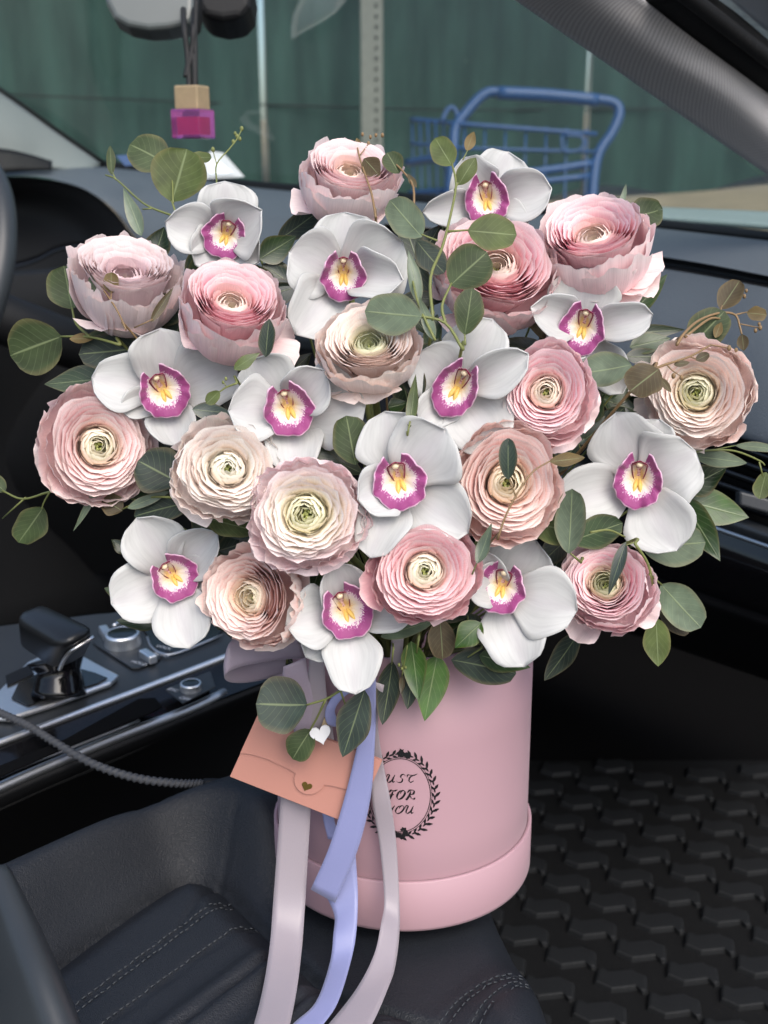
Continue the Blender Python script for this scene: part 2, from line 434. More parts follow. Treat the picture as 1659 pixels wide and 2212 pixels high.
def glass_thin(name, tint=(0.86, 0.93, 0.90), refl=1.0):
    m, nt, p, o = newmat(name)
    nt.nodes.remove(p)
    tr = nd(nt, 'ShaderNodeBsdfTransparent'); tr.inputs[0].default_value = (*tint, 1)
    gl = nd(nt, 'ShaderNodeBsdfGlossy'); gl.inputs['Roughness'].default_value = 0.02
    fr = nd(nt, 'ShaderNodeFresnel')
    ge = nd(nt, 'ShaderNodeNewGeometry'); io = nd(nt, 'ShaderNodeMapRange'); io.inputs[3].default_value = 1.5; io.inputs[4].default_value = 1 / 1.5   # a pane reflects alike from both sides
    nt.links.new(ge.outputs['Backfacing'], io.inputs[0]); nt.links.new(io.outputs[0], fr.inputs['IOR'])
    # dust specks and film on the glass
    tc = nd(nt, 'ShaderNodeTexCoord')
    nz = nd(nt, 'ShaderNodeTexNoise'); nz.inputs['Scale'].default_value = 160; nz.inputs['Detail'].default_value = 2; nt.links.new(tc.outputs['Object'], nz.inputs['Vector'])
    mr = nd(nt, 'ShaderNodeMapRange'); mr.inputs[1].default_value = 0.77; mr.inputs[2].default_value = 0.83; mr.inputs[4].default_value = 0.5; nt.links.new(nz.outputs['Fac'], mr.inputs[0])
    n2 = nd(nt, 'ShaderNodeTexNoise'); n2.inputs['Scale'].default_value = 5; n2.inputs['Detail'].default_value = 5; nt.links.new(tc.outputs['Object'], n2.inputs['Vector'])
    m2 = nd(nt, 'ShaderNodeMapRange'); m2.inputs[1].default_value = 0.35; m2.inputs[2].default_value = 0.75; m2.inputs[3].default_value = 0.01; m2.inputs[4].default_value = 0.06; nt.links.new(n2.outputs['Fac'], m2.inputs[0])
    mx0 = nd(nt, 'ShaderNodeMath', operation='MAXIMUM'); nt.links.new(mr.outputs[0], mx0.inputs[0]); nt.links.new(m2.outputs[0], mx0.inputs[1])
    df = nd(nt, 'ShaderNodeBsdfDiffuse'); df.inputs[0].default_value = (0.45, 0.47, 0.45, 1)
    ms = nd(nt, 'ShaderNodeMixShader'); nt.links.new(fr.outputs[0], ms.inputs[0]); nt.links.new(tr.outputs[0], ms.inputs[1]); nt.links.new(gl.outputs[0], ms.inputs[2])
    m3 = nd(nt, 'ShaderNodeMixShader'); nt.links.new(mx0.outputs[0], m3.inputs[0]); nt.links.new(ms.outputs[0], m3.inputs[1]); nt.links.new(df.outputs[0], m3.inputs[2])
    nt.links.new(m3.outputs[0], o.inputs[0])
    return m

M = {}
M['petal'] = petal_mat('ranunculus_petal', 0.16, 0.55, 70, 0.25)
M['tepal'] = petal_mat('orchid_tepal', 0.22, 0.42, 22, 0.07)
M['lip'] = lip_mat()
M['column'] = column_mat()
M['maroon'] = plain('orchid_hood', rgb(134, 26, 66), 0.4)
M['anther'] = plain('orchid_anther', rgb(240, 226, 190), 0.4)
M['callus'] = plain('orchid_callus', rgb(220, 184, 96), 0.5, bscale=600)
M['eye'] = plain('flower_eye', rgb(186, 192, 126), 0.6, var=0.4, vscale=500, bscale=500, bstr=0.6)
M['euca'] = leaf_mat('eucalyptus_leaf', 0.55, 0.14, 0.3)
M['ruscus'] = leaf_mat('ruscus_leaf', 0.3, 0.10, 0.5)
M['stem'] = plain('stem', rgb(112, 118, 66), 0.55, vscale=120)
M['stem_brown'] = plain('stem_brown', rgb(128, 104, 72), 0.55, vscale=120)
M['box'] = plain('pink_card', rgb(172, 138, 146), 0.55, var=0.02, vscale=8, bscale=1400, bstr=0.12, bdist=0.0002, sheen=0.1)
M['ink'] = plain('black_ink', (0.008, 0.008, 0.009), 0.35)
M['peach'] = plain('peach_card', rgb(176, 124, 110), 0.5, var=0.03, vscale=20, bscale=1200, bstr=0.1, bdist=0.0002)
M['gold'] = plain('gold_foil', rgb(120, 100, 50), 0.35, metal=0.8)
M['white'] = plain('white_card', rgb(205, 206, 208), 0.5, var=0.03)
M['wood'] = plain('pale_wood', rgb(150, 132, 102), 0.6, var=0.18, vscale=160, bscale=300)
M['lilac'] = ribbon_mat('lilac_satin', rgb(138, 143, 186))
M['pale'] = ribbon_mat('pale_satin', rgb(158, 149, 156))
M['mauve'] = ribbon_mat('mauve_satin', rgb(160, 148, 163))
# car
M['dash'] = plain('dash_plastic', rgb(84, 91, 97), 0.62, var=0.08, vscale=6, bscale=420, bstr=0.35, bdist=0.0006, btype='leather', spec=0.35)
M['leather'] = plain('seat_leather', rgb(33, 36, 41), 0.5, var=0.12, vscale=9, bscale=520, bstr=0.38, bdist=0.0005, btype='leather', spec=0.32, rvar=0.05)
M['blackplastic'] = plain('black_plastic', rgb(17, 18, 20), 0.6, var=0.1, vscale=20, bscale=500, bstr=0.2, spec=0.3)
M['darkvoid'] = plain('black_carpet', rgb(7, 7, 8), 0.9, var=0.2, vscale=60, spec=0.1)
M['gloss'] = plain('gloss_black', rgb(14, 14, 16), 0.12, var=0.1, spec=0.5, dust=0.25)
M['console'] = plain('console_satin', rgb(44, 47, 50), 0.38, var=0.08, vscale=40, bscale=700, bstr=0.08, spec=0.5)
M['chrome'] = plain('chrome_trim', rgb(245, 246, 246), 0.38, metal=1, var=0.03)
M['satin'] = plain('satin_metal', rgb(196, 200, 204), 0.45, metal=1, var=0.05, vscale=200)
M['rubber'] = plain('rubber', rgb(10, 11, 12), 0.75, var=0.15, vscale=40, dust=0.25, spec=0.25, bscale=300)
M['rubber_block'] = plain('mat_block', rgb(20, 22, 24), 0.7, var=0.18, vscale=50, dust=0.3, spec=0.3, bscale=350)
M['pillar'] = weave_mat('pillar_fabric', rgb(124, 123, 124), rgb(186, 184, 184), 640, 140)
M['pillar_plain'] = plain('pale_trim', rgb(116, 122, 121), 0.8, var=0.04, vscale=8, bscale=500)
M['body'] = plain('car_paint_grey', rgb(150, 152, 158), 0.3, coat=0.5, var=0.03)
M['mirror'] = plain('mirror_housing', rgb(88, 94, 93), 0.35, var=0.06, spec=0.5)
M['glass'] = glass_thin('windshield_glass')
M['wheel'] = plain('wheel_leather', rgb(46, 50, 53), 0.4, var=0.08, bscale=500, bstr=0.15)
M['leather_smooth'] = plain('smooth_leather', rgb(30, 32, 34), 0.36, var=0.1, bscale=900, bstr=0.12, bdist=0.0004)
M['thread'] = plain('thread', rgb(54, 58, 62), 0.8)
M['cord'] = plain('black_cord', rgb(20, 21, 22), 0.7, bscale=900, bstr=0.5)
# outside
M['blue'] = plain('blue_paint', rgb(34, 70, 116), 0.4, var=0.12, vscale=25, dust=0.2)
M['fence'] = None
M['steel'] = plain('galvanised_steel', rgb(116, 118, 112), 0.6, var=0.2, vscale=20, metal=0.2)
M['ground'] = plain('dry_ground', rgb(134, 123, 103), 0.95, var=0.3, vscale=4, bscale=30, bstr=0.6, bdist=0.02)
M['asphalt'] = plain('asphalt', rgb(104, 106, 108), 0.9, var=0.2, vscale=6, bscale=60, bstr=0.5, bdist=0.01)
M['pale_cowl'] = plain('cowl_trim', rgb(150, 164, 160), 0.35, var=0.05)

def fence_mat():
    m, nt, p, o = newmat('green_screen_fabric')
    tc = nd(nt, 'ShaderNodeTexCoord')
    mp = nd(nt, 'ShaderNodeMapping'); mp.inputs['Scale'].default_value = (3.0, 3.0, 0.5); nt.links.new(tc.outputs['Object'], mp.inputs[0])
    nz = nd(nt, 'ShaderNodeTexNoise'); nz.inputs['Scale'].default_value = 2.2; nz.inputs['Detail'].default_value = 7; nt.links.new(mp.outputs[0], nz.inputs['Vector'])
    cr = nd(nt, 'ShaderNodeValToRGB'); e = cr.color_ramp.elements
    e[0].position = 0.36; e[0].color = (*rgb(36, 56, 53), 1); e[1].position = 0.68; e[1].color = (*rgb(50, 75, 70), 1)
    nt.links.new(nz.outputs['Fac'], cr.inputs[0])
    n2 = nd(nt, 'ShaderNodeTexNoise'); n2.inputs['Scale'].default_value = 26; n2.inputs['Detail'].default_value = 3; nt.links.new(tc.outputs['Object'], n2.inputs['Vector'])
    mr = nd(nt, 'ShaderNodeMapRange'); mr.inputs[1].default_value = 0.7; mr.inputs[2].default_value = 0.8; mr.inputs[4].default_value = 0.5; nt.links.new(n2.outputs['Fac'], mr.inputs[0])
    mx = nd(nt, 'ShaderNodeMixRGB'); nt.links.new(mr.outputs[0], mx.inputs[0]); nt.links.new(cr.outputs[0], mx.inputs[1]); mx.inputs[2].default_value = (*rgb(92, 110, 104), 1)
    nt.links.new(mx.outputs[0], p.inputs['Base Color'])
    setp(p, rough=0.8, spec=0.2)
    bump(nt, p, nz.outputs['Fac'], 0.4, 0.03)
    return m
M['fence'] = fence_mat()
# ------------------------------------------------------------------ outside the car
EX = empty  # alias
def gz(p):
    """ground rises gently in front of the car"""
    q = max(0.0, Vector((p[0], p[1])).length - 1.2)
    return 0.02 + 0.128 * min(q, 14) + .03 * max(0, p[0])
V = []; n, na_ = 44, 96
for i in range(n):
    for j in range(na_):
        a = 2 * math.pi * j / na_; r = 0.4 + (i / (n - 1)) ** 3 * 160
        p = Vector((math.sin(a) * r, math.cos(a) * r, 0))
        p.z = gz(p) * sstep(-.2, .35, math.cos(a)) + (.05 * noise.noise(p * .8) if math.cos(a) > .3 else 0)
        V.append(p)
def sheet(name, test, mat):
    Fs = [f for f in gridfaces(n, na_, True) if test(sum((V[i] for i in f), Vector()) / 4)]
    us = sorted({i for f in Fs for i in f}); mp_ = {v: i for i, v in enumerate(us)}
    tag(mk(name, [V[i] for i in us], [tuple(mp_[i] for i in f) for f in Fs], M[mat]), kind='structure')
far = lambda c: c.y > 3.2
sheet('ground', far, 'ground')
sheet('parking_lot', lambda c: not far(c), 'asphalt')
FD = 8.4                                      # distance of the fence
def fpt(px, py, d=FD): return U(px, py, d)
fence = empty('screen_fence', Vector((0.4, FD, gz((.4, FD, 0)))), 'tall fence covered in dark green privacy fabric behind the car', 'fence')
cuts = [(-900, -40), (-40, 592), (592, 1232), (1232, 2700)]
for k, (a, b) in enumerate(cuts):
    V = []; nx, nz_ = 40, 24
    for i in range(nz_):
        for j in range(nx):
            px = a + 6 + (b - a - 12) * j / (nx - 1)
            x = (px - CX) / FP * FD * 1.02
            z0 = gz((x, FD, 0)) + .03 + .05 * math.sin(x * 5)
            z = z0 + (4.2 - z0) * i / (nz_ - 1)
            y = FD + .03 * math.sin(x * 2.3 + k) + .03 * noise.noise(Vector((x * 2, z * .7, k))) - .05 * math.cos(math.pi * 2 * j / (nx - 1))
            V.append(Vector((x, y, z)))
    mk('fabric_panel', V, gridfaces(nz_, nx), M['fence'], fence)
for px, w, m in ((592, .008, 'steel'), (1232, .009, 'steel'), (-40, .009, 'steel')):
    x = (px - CX) / FP * FD * 1.02
    V, Fc, uv = tube([Vector((x, FD - .02, gz((x, FD, 0)))), Vector((x + .02, FD - .02, 2.4)), Vector((x, FD - .02, 4.2))], w, 6)
    mk('lacing_cord', V, Fc, M[m], fence)
for za, zb_ in ((1.72, 1.60),):
    V, Fc, uv = tube([Vector((-3.2, FD - .06, za)), Vector((-.4, FD - .06, za - .10)), Vector((1.2, FD - .06, zb_)), Vector((5, FD - .06, zb_ + .05))], .006, 6, 6)
    mk('tension_wire', V, Fc, M['blackplastic'], fence)
x = (806 - CX) / FP * FD
sp_ = empty('sign_post', Vector((x, FD - .35, gz((x, FD, 0)))), 'grey perforated steel post standing before the green fence', 'post')
V, Fc = boxv(Vector((x, FD - .35, 2.5)), RIGHT * .075, Vector((0, .03, 0)), ZZ * 1.75)
mk('channel', V, Fc, M['steel'], sp_, smooth=False, bevel=.008)
for k in range(46):
    z = 1.0 + k * .065
    V, Fc, uv = lathe(Vector((x + .03, FD - .384, z)), Vector((0, -1, 0)), [(0.0, .002), (.011, .002), (.011, 0)], 8)
    mk('hole', V, Fc, M['blackplastic'], sp_)

# blue cart
CD = 4.4
def cp(px, py, dd=0.0): return U(px, py, CD + dd)
gcart = cp(1150, 330); gcart.z = gz(gcart)
cart = empty('blue_cart', gcart, 'blue tubular steel hand cart with a wire basket outside the windshield', 'cart')
def ctube(name, pts, r, dd=0.0, n=5, par=None):
    Q = [cp(p[0], p[1], (p[2] if len(p) > 2 else 0) + dd) for p in pts]
    V, Fc, uv = tube(Q, r, 10, n); return mk(name, V, Fc, M['blue'], par or cart, uv=uv)
ctube('handle', [(952, 700), (962, 560), (972, 420), (980, 310), (985, 275), (1010, 240), (1045, 205), (1080, 199), (1180, 204), (1290, 215), (1330, 225), (1337, 250), (1320, 290), (1290, 340), (1278, 440), (1272, 560), (1268, 700)], .021)
ctube('grip', [(1075, 201), (1180, 206), (1292, 217)], .026)
for y0, y1, r in ((258, 290, .009), (310, 328, .0065)):
    ctube('rail', [(888, y0, .25), (960, y0 + 6, .1), (1000, y0 + 10, -.02), (1290, y1, -.02)], r)
ctube('loop', [(955, 262), (965, 240), (975, 232), (985, 240), (990, 262)], .009)
ctube('brace', [(880, 352, .3), (950, 345, .1), (1000, 380), (1150, 372), (1285, 352)], .017)
ctube('brace', [(885, 418, .3), (960, 412, .1), (1100, 400), (1275, 380)], .013)
for k in range(7):
    x = 1004 + k * 44
    ctube('wire', [(x, 268 + k * 1.7, -.01), (x - 4, 420, -.01), (x - 8, 560, -.01)], .0045, n=2)
for k in range(5):
    x = 890 + k * 17
    ctube('wire', [(x, 258 + k, .26 - k * .05), (x + 4, 420, .26 - k * .05), (x + 6, 560, .26 - k * .05)], .0045, n=2)
ctube('basket_clip', [(1214, 292, -.03), (1258, 296, -.03), (1255, 322, -.03), (1218, 326, -.03), (1214, 292, -.03)], .006, n=3)
V, Fc = boxv(cp(1110, 560) + ZZ * -.02, RIGHT * .30, Vector((0, .35, 0)), ZZ * .02)
mk('deck', V, Fc, M['blue'], cart, smooth=False, bevel=.01)
for sx in (-1, 1):
    for sy in (-1, 1):
        b = cp(1110, 560) + RIGHT * .25 * sx + Vector((0, .28 * sy, 0)); zg = gz(b)
        zc = zg + .065
        V, Fc, uv = lathe(Vector((b.x - .02, b.y, zc)), RIGHT, [(0, 0), (.055, 0), (.065, .008), (.065, .032), (.055, .04), (0, .04)], 20)
        wh = mk('wheel', V, Fc, M['rubber'], cart)
        V, Fc = boxv(Vector((b.x, b.y, (zc + .05 + b.z) / 2)), RIGHT * .012, Vector((0, .02, 0)), ZZ * max(.02, (b.z - zc) / 2))
        mk('caster_fork', V, Fc, M['steel'], cart, smooth=False)

# ------------------------------------------------------------------ car shell
FLOOR_Z = 0.42
def rows(R): return [[U(*p) for p in r] for r in R]
# floor pan
P = [Vector((0, 0, 0)) + CF * f + CL * l + ZZ * (FLOOR_Z - .012) for f, l in ((-.6, -.75), (2.2, -.75), (2.2, 1.75), (-1.2, 1.75))]
tag(mk('car_floor', *prism(P, ZZ * -.03), M['darkvoid'], smooth=False), kind='structure')

# far door of the car, closed
V, Fc, uv = loft([[CF * f + CL * l + ZZ * z for f in (-1.2, 0, 1, 2.0)] for z, l in ((FLOOR_Z - .02, 1.62), (.8, 1.66), (1.08, 1.62))], 3, 3)
tag(mk('driver_door', V, Fc, M['blackplastic'], uv=uv, solid=.03), 'dark inner panel of the closed driver door', 'car door')

# windshield and its frame
WB = [(1800, 522, 1.17), (1659, 505, 1.25), (1400, 476, 1.42), (1100, 442, 1.64), (800, 414, 1.86), (540, 394, 2.02), (370, 368, 2.12), (215, 350, 2.2), (60, 300, 2.22)]
WT = [(1230, 10, .98), (1130, -40, 1.02), (960, -90, 1.1), (760, -130, 1.2), (560, -150, 1.35), (330, -170, 1.5), (120, -170, 1.6), (-120, -150, 1.7), (-330, -60, 1.8)]
mid = [tuple((a[i] * .5 + b[i] * .5) + (0.03 if i == 2 else 0) for i in range(3)) for a, b in zip(WB, WT)]
V, Fc, uv = loft(rows([WB, mid, WT]), 5, 8)
tag(mk('windshield', V, Fc, M['glass'], uv=uv), 'clear windshield glass with dust specks and faint reflections', 'windshield')
# bottom rail of the windshield: black strip and pale cowl behind it
V, Fc, uv = loft(rows([[(x, y - 2, d + .002) for x, y, d in WB[:8]], [(x, y + 5, d - .012) for x, y, d in WB[:8]], [(x, y + 13, d - .02) for x, y, d in WB[:8]]]), 5, 3)
tag(mk('windshield_seal', V, Fc, M['rubber'], uv=uv, solid=.004), 'black rubber strip along the foot of the windshield', 'seal')
cowl = [(1800, 505, 1.30), (1659, 486, 1.38), (1400, 466, 1.54), (1200, 450, 1.66)]
V, Fc, uv = loft(rows([[(x, y - 24 + (1659 - x) * .032, d + .14) for x, y, d in cowl], [(x, y - 10 + (1659 - x) * .014, d + .07) for x, y, d in cowl], [(x, y + 6, d) for x, y, d in cowl]]), 5, 3)
tag(mk('cowl_panel', V, Fc, M['pale_cowl'], uv=uv, solid=.006), 'pale grey cowl strip outside below the glass', 'car trim')

# passenger side front pillar
pin_ = [(1040, -60, 0.9), (1125, 0, 0.94), (1300, 122, 1.01), (1480, 248, 1.08), (1659, 372, 1.14), (1800, 470, 1.19)]
pmid = [(1170, -60, 0.87), (1262, 0, 0.91), (1420, 112, 0.97), (1570, 210, 1.03), (1680, 296, 1.08), (1820, 400, 1.14)]
pout = [(1310, -60, 0.885), (1392, 0, 0.925), (1520, 102, 0.99), (1620, 178, 1.04), (1700, 238, 1.09), (1840, 340, 1.14)]
pil = empty('front_pillar', U(1800, 470, 1.25), 'grey woven fabric front pillar beside the passenger dashboard', 'pillar')
V, Fc, uv = loft(rows([pin_, pmid, pout]), 8, 6)
mk('fabric_trim', V, Fc, M['pillar'], pil, uv=uv, solid=.006)
s1 = [(1392, -20, 0.925), (1520, 84, 0.99), (1620, 160, 1.04), (1700, 222, 1.09), (1840, 325, 1.14)]
s2 = [(1452, -20, 0.905), (1560, 64, 0.97), (1660, 142, 1.02), (1730, 200, 1.07), (1860, 300, 1.12)]
s3 = [(1530, -20, 0.925), (1600, 40, 0.99), (1700, 126, 1.04), (1770, 184, 1.09), (1890, 280, 1.14)]
V, Fc, uv = loft(rows([[(x, y + 18, d + .004) for x, y, d in s1], s2, s3]), 6, 5)
mk('door_seal', V, Fc, M['rubber'], pil, uv=uv, solid=.004)
V, Fc, uv = tube([U(x, y - 14, d - .02) for x, y, d in s2], .007, 10, 5)
mk('seal_bead', V, Fc, M['rubber'], pil, uv=uv)
b1 = [(1500, -60, 0.96), (1640, 60, 1.04), (1760, 150, 1.1), (1900, 270, 1.16)]
b2 = [(1640, -90, 0.92), (1760, 20, 1.0), (1860, 110, 1.06), (2000, 230, 1.12)]
V, Fc, uv = loft(rows([b1, b2]), 6, 4)
mk('painted_frame', V, Fc, M['body'], pil, uv=uv, solid=.01)
# driver side pillar
dp = empty('front_pillar', U(215, 356, 2.16), 'pale grey far front pillar behind the steering wheel', 'pillar')
V, Fc, uv = loft(rows([[(-260, 30, 2.0), (0, 204, 2.1), (110, 282, 2.14), (215, 356, 2.18)], [(-260, 140, 1.96), (0, 270, 2.06), (100, 322, 2.12), (205, 362, 2.16)], [(-260, 300, 1.98), (0, 340, 2.06), (80, 360, 2.1), (190, 372, 2.14)]]), 6, 6)
mk('trim', V, Fc, M['pillar_plain'], dp, uv=uv, solid=.008)
V, Fc, uv = tube([U(-260, 22, 2.01), U(0, 197, 2.11), U(110, 276, 2.15), U(222, 354, 2.19)], .007, 8, 4)
mk('seal_bead', V, Fc, M['rubber'], dp, uv=uv)
V, Fc, uv = loft(rows([[(-100, 318, 2.03), (0, 322, 2.04), (60, 334, 2.06), (112, 350, 2.08)], [(-100, 380, 2.02), (0, 372, 2.03), (60, 368, 2.05), (112, 366, 2.07)]]), 5, 4)
mk('speaker_cover', V, Fc, M['blackplastic'], dp, uv=uv, solid=.006)

# ------------------------------------------------------------------ dashboard
dash = empty('dashboard', U(1100, 900, 1.25) * 1, 'dark grey leather-grained dashboard under the windshield', 'dashboard')
R_W = [(1800, 535, 1.155), (1659, 518, 1.235), (1400, 489, 1.405), (1100, 455, 1.625), (800, 426, 1.845), (540, 404, 2.0), (370, 378, 2.1), (200, 360, 2.17), (60, 364, 2.2), (-120, 380, 2.2)]
R_T = [(1800, 570, 1.07), (1659, 552, 1.13), (1420, 520, 1.28), (1100, 480, 1.5), (800, 448, 1.72), (540, 424, 1.9), (380, 404, 2.0), (190, 370, 2.1), (60, 368, 2.12), (-120, 384, 2.12)]
R_G = [(1800, 624, .97), (1659, 596, 1.03), (1440, 556, 1.17), (1100, 510, 1.4), (800, 480, 1.6), (600, 470, 1.74), (430, 462, 1.84), (232, 428, 1.98), (80, 381, 2.04), (-120, 392, 2.04)]
V, Fc, uv = loft(rows([R_W, R_T, R_G]), 7, 6)
mk('top_pad', V, Fc, M['dash'], dash, uv=uv)
R_G2 = [(x, y + 14, d + .012) for x, y, d in R_G[:5]]
R_G3 = [(x, y + 26, d - .004) for x, y, d in R_G[:5]]
V, Fc, uv = loft(rows([R_G[:5], R_G2, R_G3]), 6, 4)
mk('seam_groove', V, Fc, M['blackplastic'], dash, uv=uv)
R_F = [(1800, 800, .90), (1659, 770, .95), (1440, 720, 1.08), (1100, 640, 1.32), (800, 590, 1.52), (600, 580, 1.64), (440, 560, 1.76)]
R_E = [(1800, 985, .86), (1659, 945, .905), (1440, 885, 1.03), (1100, 800, 1.27), (800, 720, 1.48), (600, 690, 1.6), (420, 650, 1.72)]
R_E2 = [(1800, 1005, .875), (1659, 962, .92), (1440, 900, 1.045), (1100, 815, 1.29), (800, 735, 1.5), (600, 705, 1.62), (420, 665, 1.74)]
V, Fc, uv = loft(rows([R_G3, R_F[:5], R_E[:5], R_E2[:5]]), 7, 6)
mk('face_pad', V, Fc, M['dash'], dash, uv=uv)
V, Fc, uv = loft(rows([[(170, 400, 1.99), (260, 434, 1.95), (430, 460, 1.84), (600, 468, 1.74), (830, 474, 1.575)], [(236, 444, 1.95), (305, 500, 1.88), (450, 540, 1.76), (600, 560, 1.66), (830, 570, 1.52)], [(286, 506, 1.90), (350, 580, 1.82), (470, 630, 1.7), (600, 650, 1.62), (830, 660, 1.48)], [(330, 566, 1.85), (405, 650, 1.74), (500, 700, 1.66), (620, 720, 1.6), (830, 730, 1.46)], [(345, 590, 1.86), (425, 680, 1.76), (515, 730, 1.69), (630, 750, 1.63), (830, 760, 1.49)]]), 7, 6)
mk('centre_slope', V, Fc, M['dash'], dash, uv=uv)
# air vent with slats at the passenger end
def vrow(y, d, dx=0): return [(1800, y + 48, d - .06), (1659, y, d), (1480, y - 62, d + .09), (1300, y - 122, d + .20), (1000, y - 200, d + .40), (600, y - 260, d + .65)]
V, Fc, uv = loft(rows([vrow(955, .93), vrow(1000, 1.0), vrow(1110, .99), vrow(1150, .90)]), 5, 5)
mk('vent_recess', V, Fc, M['blackplastic'], dash, uv=uv)
for k in range(5):
    y = 985 + k * 31
    V, Fc, uv = loft(rows([[(x, yy - 5, d + .022) for x, yy, d in vrow(y, .93)[:4]], [(x, yy, d) for x, yy, d in vrow(y, .915)[:4]], [(x, yy + 9, d + .004) for x, yy, d in vrow(y, .915)[:4]]]), 4, 3)
    mk('vent_slat', V, Fc, M['gloss'], dash, uv=uv, solid=.003)
V, Fc = boxv(U(1650, 1092, .90), cv(.02, -.006, .005), cv(.0, .006, 0), cv(0, 0, .006))
mk('vent_tab', V, Fc, M['console'], dash, smooth=False, bevel=.002)
V, Fc, uv = loft(rows([vrow(1138, .905), vrow(1152, .885), vrow(1172, .885), vrow(1180, .89)]), 5, 4)
mk('trim_ledge', V, Fc, M['console'], dash, uv=uv)
V, Fc, uv = tube([U(x, y + 30, d - .016) for x, y, d in vrow(1150, .905)], .0026, 8, 5)
mk('silver_strip', V, Fc, M['satin'], dash, uv=uv)
V, Fc, uv = loft(rows([vrow(1182, .89), vrow(1240, .885), vrow(1310, .90), vrow(1330, .91)]), 5, 5)
mk('gloss_panel', V, Fc, M['gloss'], dash, uv=uv)
V, Fc, uv = loft(rows([vrow(1330, .91), vrow(1352, .90), vrow(1390, .93), vrow(1440, .98), vrow(1470, 1.10), vrow(1440, 1.55)]), 5, 5)
mk('glove_box', V, Fc, M['darkvoid'], dash, uv=uv)
# firewall closing the footwell
V, Fc, uv = loft([[Vector((0, 0, 0)) + CF * 1.75 + CL * l + ZZ * z for l in (-.8, 0, .8, 1.7)] for z in (FLOOR_Z - .01, .8, 1.12)], 2, 2)
tag(mk('firewall', V, Fc, M['darkvoid'], uv=uv, solid=.01), kind='structure')
# instrument cluster: hooded black opening
arch = [(-120, 392, 2.035), (0, 382, 2.03), (80, 384, 2.035), (170, 403, 1.995), (236, 446, 1.955), (286, 508, 1.905), (330, 568, 1.855), (405, 652, 1.745)]
V, Fc, uv = loft(rows([arch, [(x - 10, y + 16, d + .05) for x, y, d in arch], [(x - 40, y + 60 + k * 6, d + .16) for k, (x, y, d) in enumerate(arch)], [(-120, 640, 2.15), (0, 640, 2.15), (60, 640, 2.12), (120, 650, 2.1), (180, 660, 2.06), (230, 670, 2.02), (280, 680, 1.96), (330, 700, 1.9)]]), 5, 6)
mk('cluster_hood', V, Fc, M['blackplastic'], dash, uv=uv)
V, Fc, uv = loft(rows([[(-120, 600, 2.1), (60, 560, 2.08), (130, 530, 2.05), (210, 520, 2.0)], [(-120, 612, 2.095), (60, 572, 2.07), (130, 541, 2.04), (210, 530, 1.99)]]), 5, 2)
mk('cluster_bezel', V, Fc, M['gloss'], dash, uv=uv, solid=.004)
V, Fc, uv = loft(rows([[(-200, 660, 2.1), (0, 660, 2.1), (200, 680, 1.98), (420, 660, 1.73), (620, 700, 1.62)], [(-200, 760, 1.95), (0, 760, 1.95), (200, 790, 1.82), (420, 780, 1.68), (620, 800, 1.6)], [(-200, 1000, 1.9), (0, 1000, 1.85), (200, 1000, 1.75), (420, 1000, 1.62), (620, 1000, 1.55)], [(-200, 1250, 2.2), (0, 1250, 2.1), (200, 1240, 2.0), (420, 1220, 1.75), (620, 1200, 1.55)]]), 5, 5)
mk('lower_panel', V, Fc, M['blackplastic'], dash, uv=uv)
V, Fc, uv = loft(rows([[(110, 662, 1.9), (150, 690, 1.86), (200, 706, 1.84), (300, 712, 1.8)], [(108, 672, 1.895), (150, 700, 1.855), (200, 716, 1.835), (300, 722, 1.795)]]), 5, 2)
mk('chrome_bezel', V, Fc, M['satin'], dash, uv=uv, solid=.004)

# steering wheel: rim seen at the edge
wc = U(-178, 622, 1.42)
wn_ = (CF * -1 + ZZ * .45).normalized()
wx = CL.copy(); wx = (wx - wn_ * wx.dot(wn_)).normalized(); wy = wn_.cross(wx)
sw = empty('steering_wheel', wc, 'dark leather steering wheel rim with a glossy grey spoke', 'steering wheel')
V, Fc, uv = tube([wc + wx * .18 * math.cos(a) + wy * .18 * math.sin(a) for a in np.linspace(0, 2 * math.pi, 33)], .0165, 14, 3)
mk('rim', V, Fc, M['wheel'], sw, uv=uv)
V, Fc = ball(wc + wn_ * .01, wx * .075, wy * .065, wn_ * .03, 20, 12)
mk('hub', V, Fc, M['blackplastic'], sw)
for a in (0.15, math.pi - .15, -math.pi / 2):
    V, Fc, uv = tube([wc + wx * .05 * math.cos(a) + wy * .05 * math.sin(a), wc + wx * .17 * math.cos(a) + wy * .17 * math.sin(a)], [.024, .016], 10, 2)
    mk('spoke', V, Fc, M['satin'], sw, uv=uv)
V, Fc, uv = tube([wc - wn_ * .02, wc - wn_ * .35], .035, 12, 2)
mk('steering_column', V, Fc, M['blackplastic'], sw)

# inside mirror and its dangling air freshener
MD = 1.18
mir = empty('rearview_mirror', U(410, 20, MD + .04), 'grey rear-view mirror hanging from the windshield', 'mirror')
prof = [(222, -30), (228, 5), (245, 38), (275, 55), (320, 63), (362, 60), (412, 50), (418, 20), (418, -40), (320, -70)]
V, Fc = prism([U(x, y, MD) for x, y in prof], FWD * .035)
mk('housing', V, Fc, M['mirror'], mir, smooth=False, bevel=.006)
V, Fc = prism([U(x, y, MD + .004) for x, y in [(380, -40), (384, 57), (424, 51), (428, 20), (428, -40)]], FWD * .034)
mk('end_cap', V, Fc, M['blackplastic'], mir, smooth=False, bevel=.006)
V, Fc = prism([U(x, y, MD + .05) for x, y in [(420, -40), (424, 12), (440, 34), (480, 42), (520, 36), (540, 12), (548, -40)]], FWD * .06)
mk('sensor_mount', V, Fc, M['blackplastic'], mir, smooth=False, bevel=.008)
FDp = 1.15
fr = empty('air_freshener', U(418, 300, FDp), 'small purple glass air freshener bottle with a wooden cap on black cords', 'air freshener')
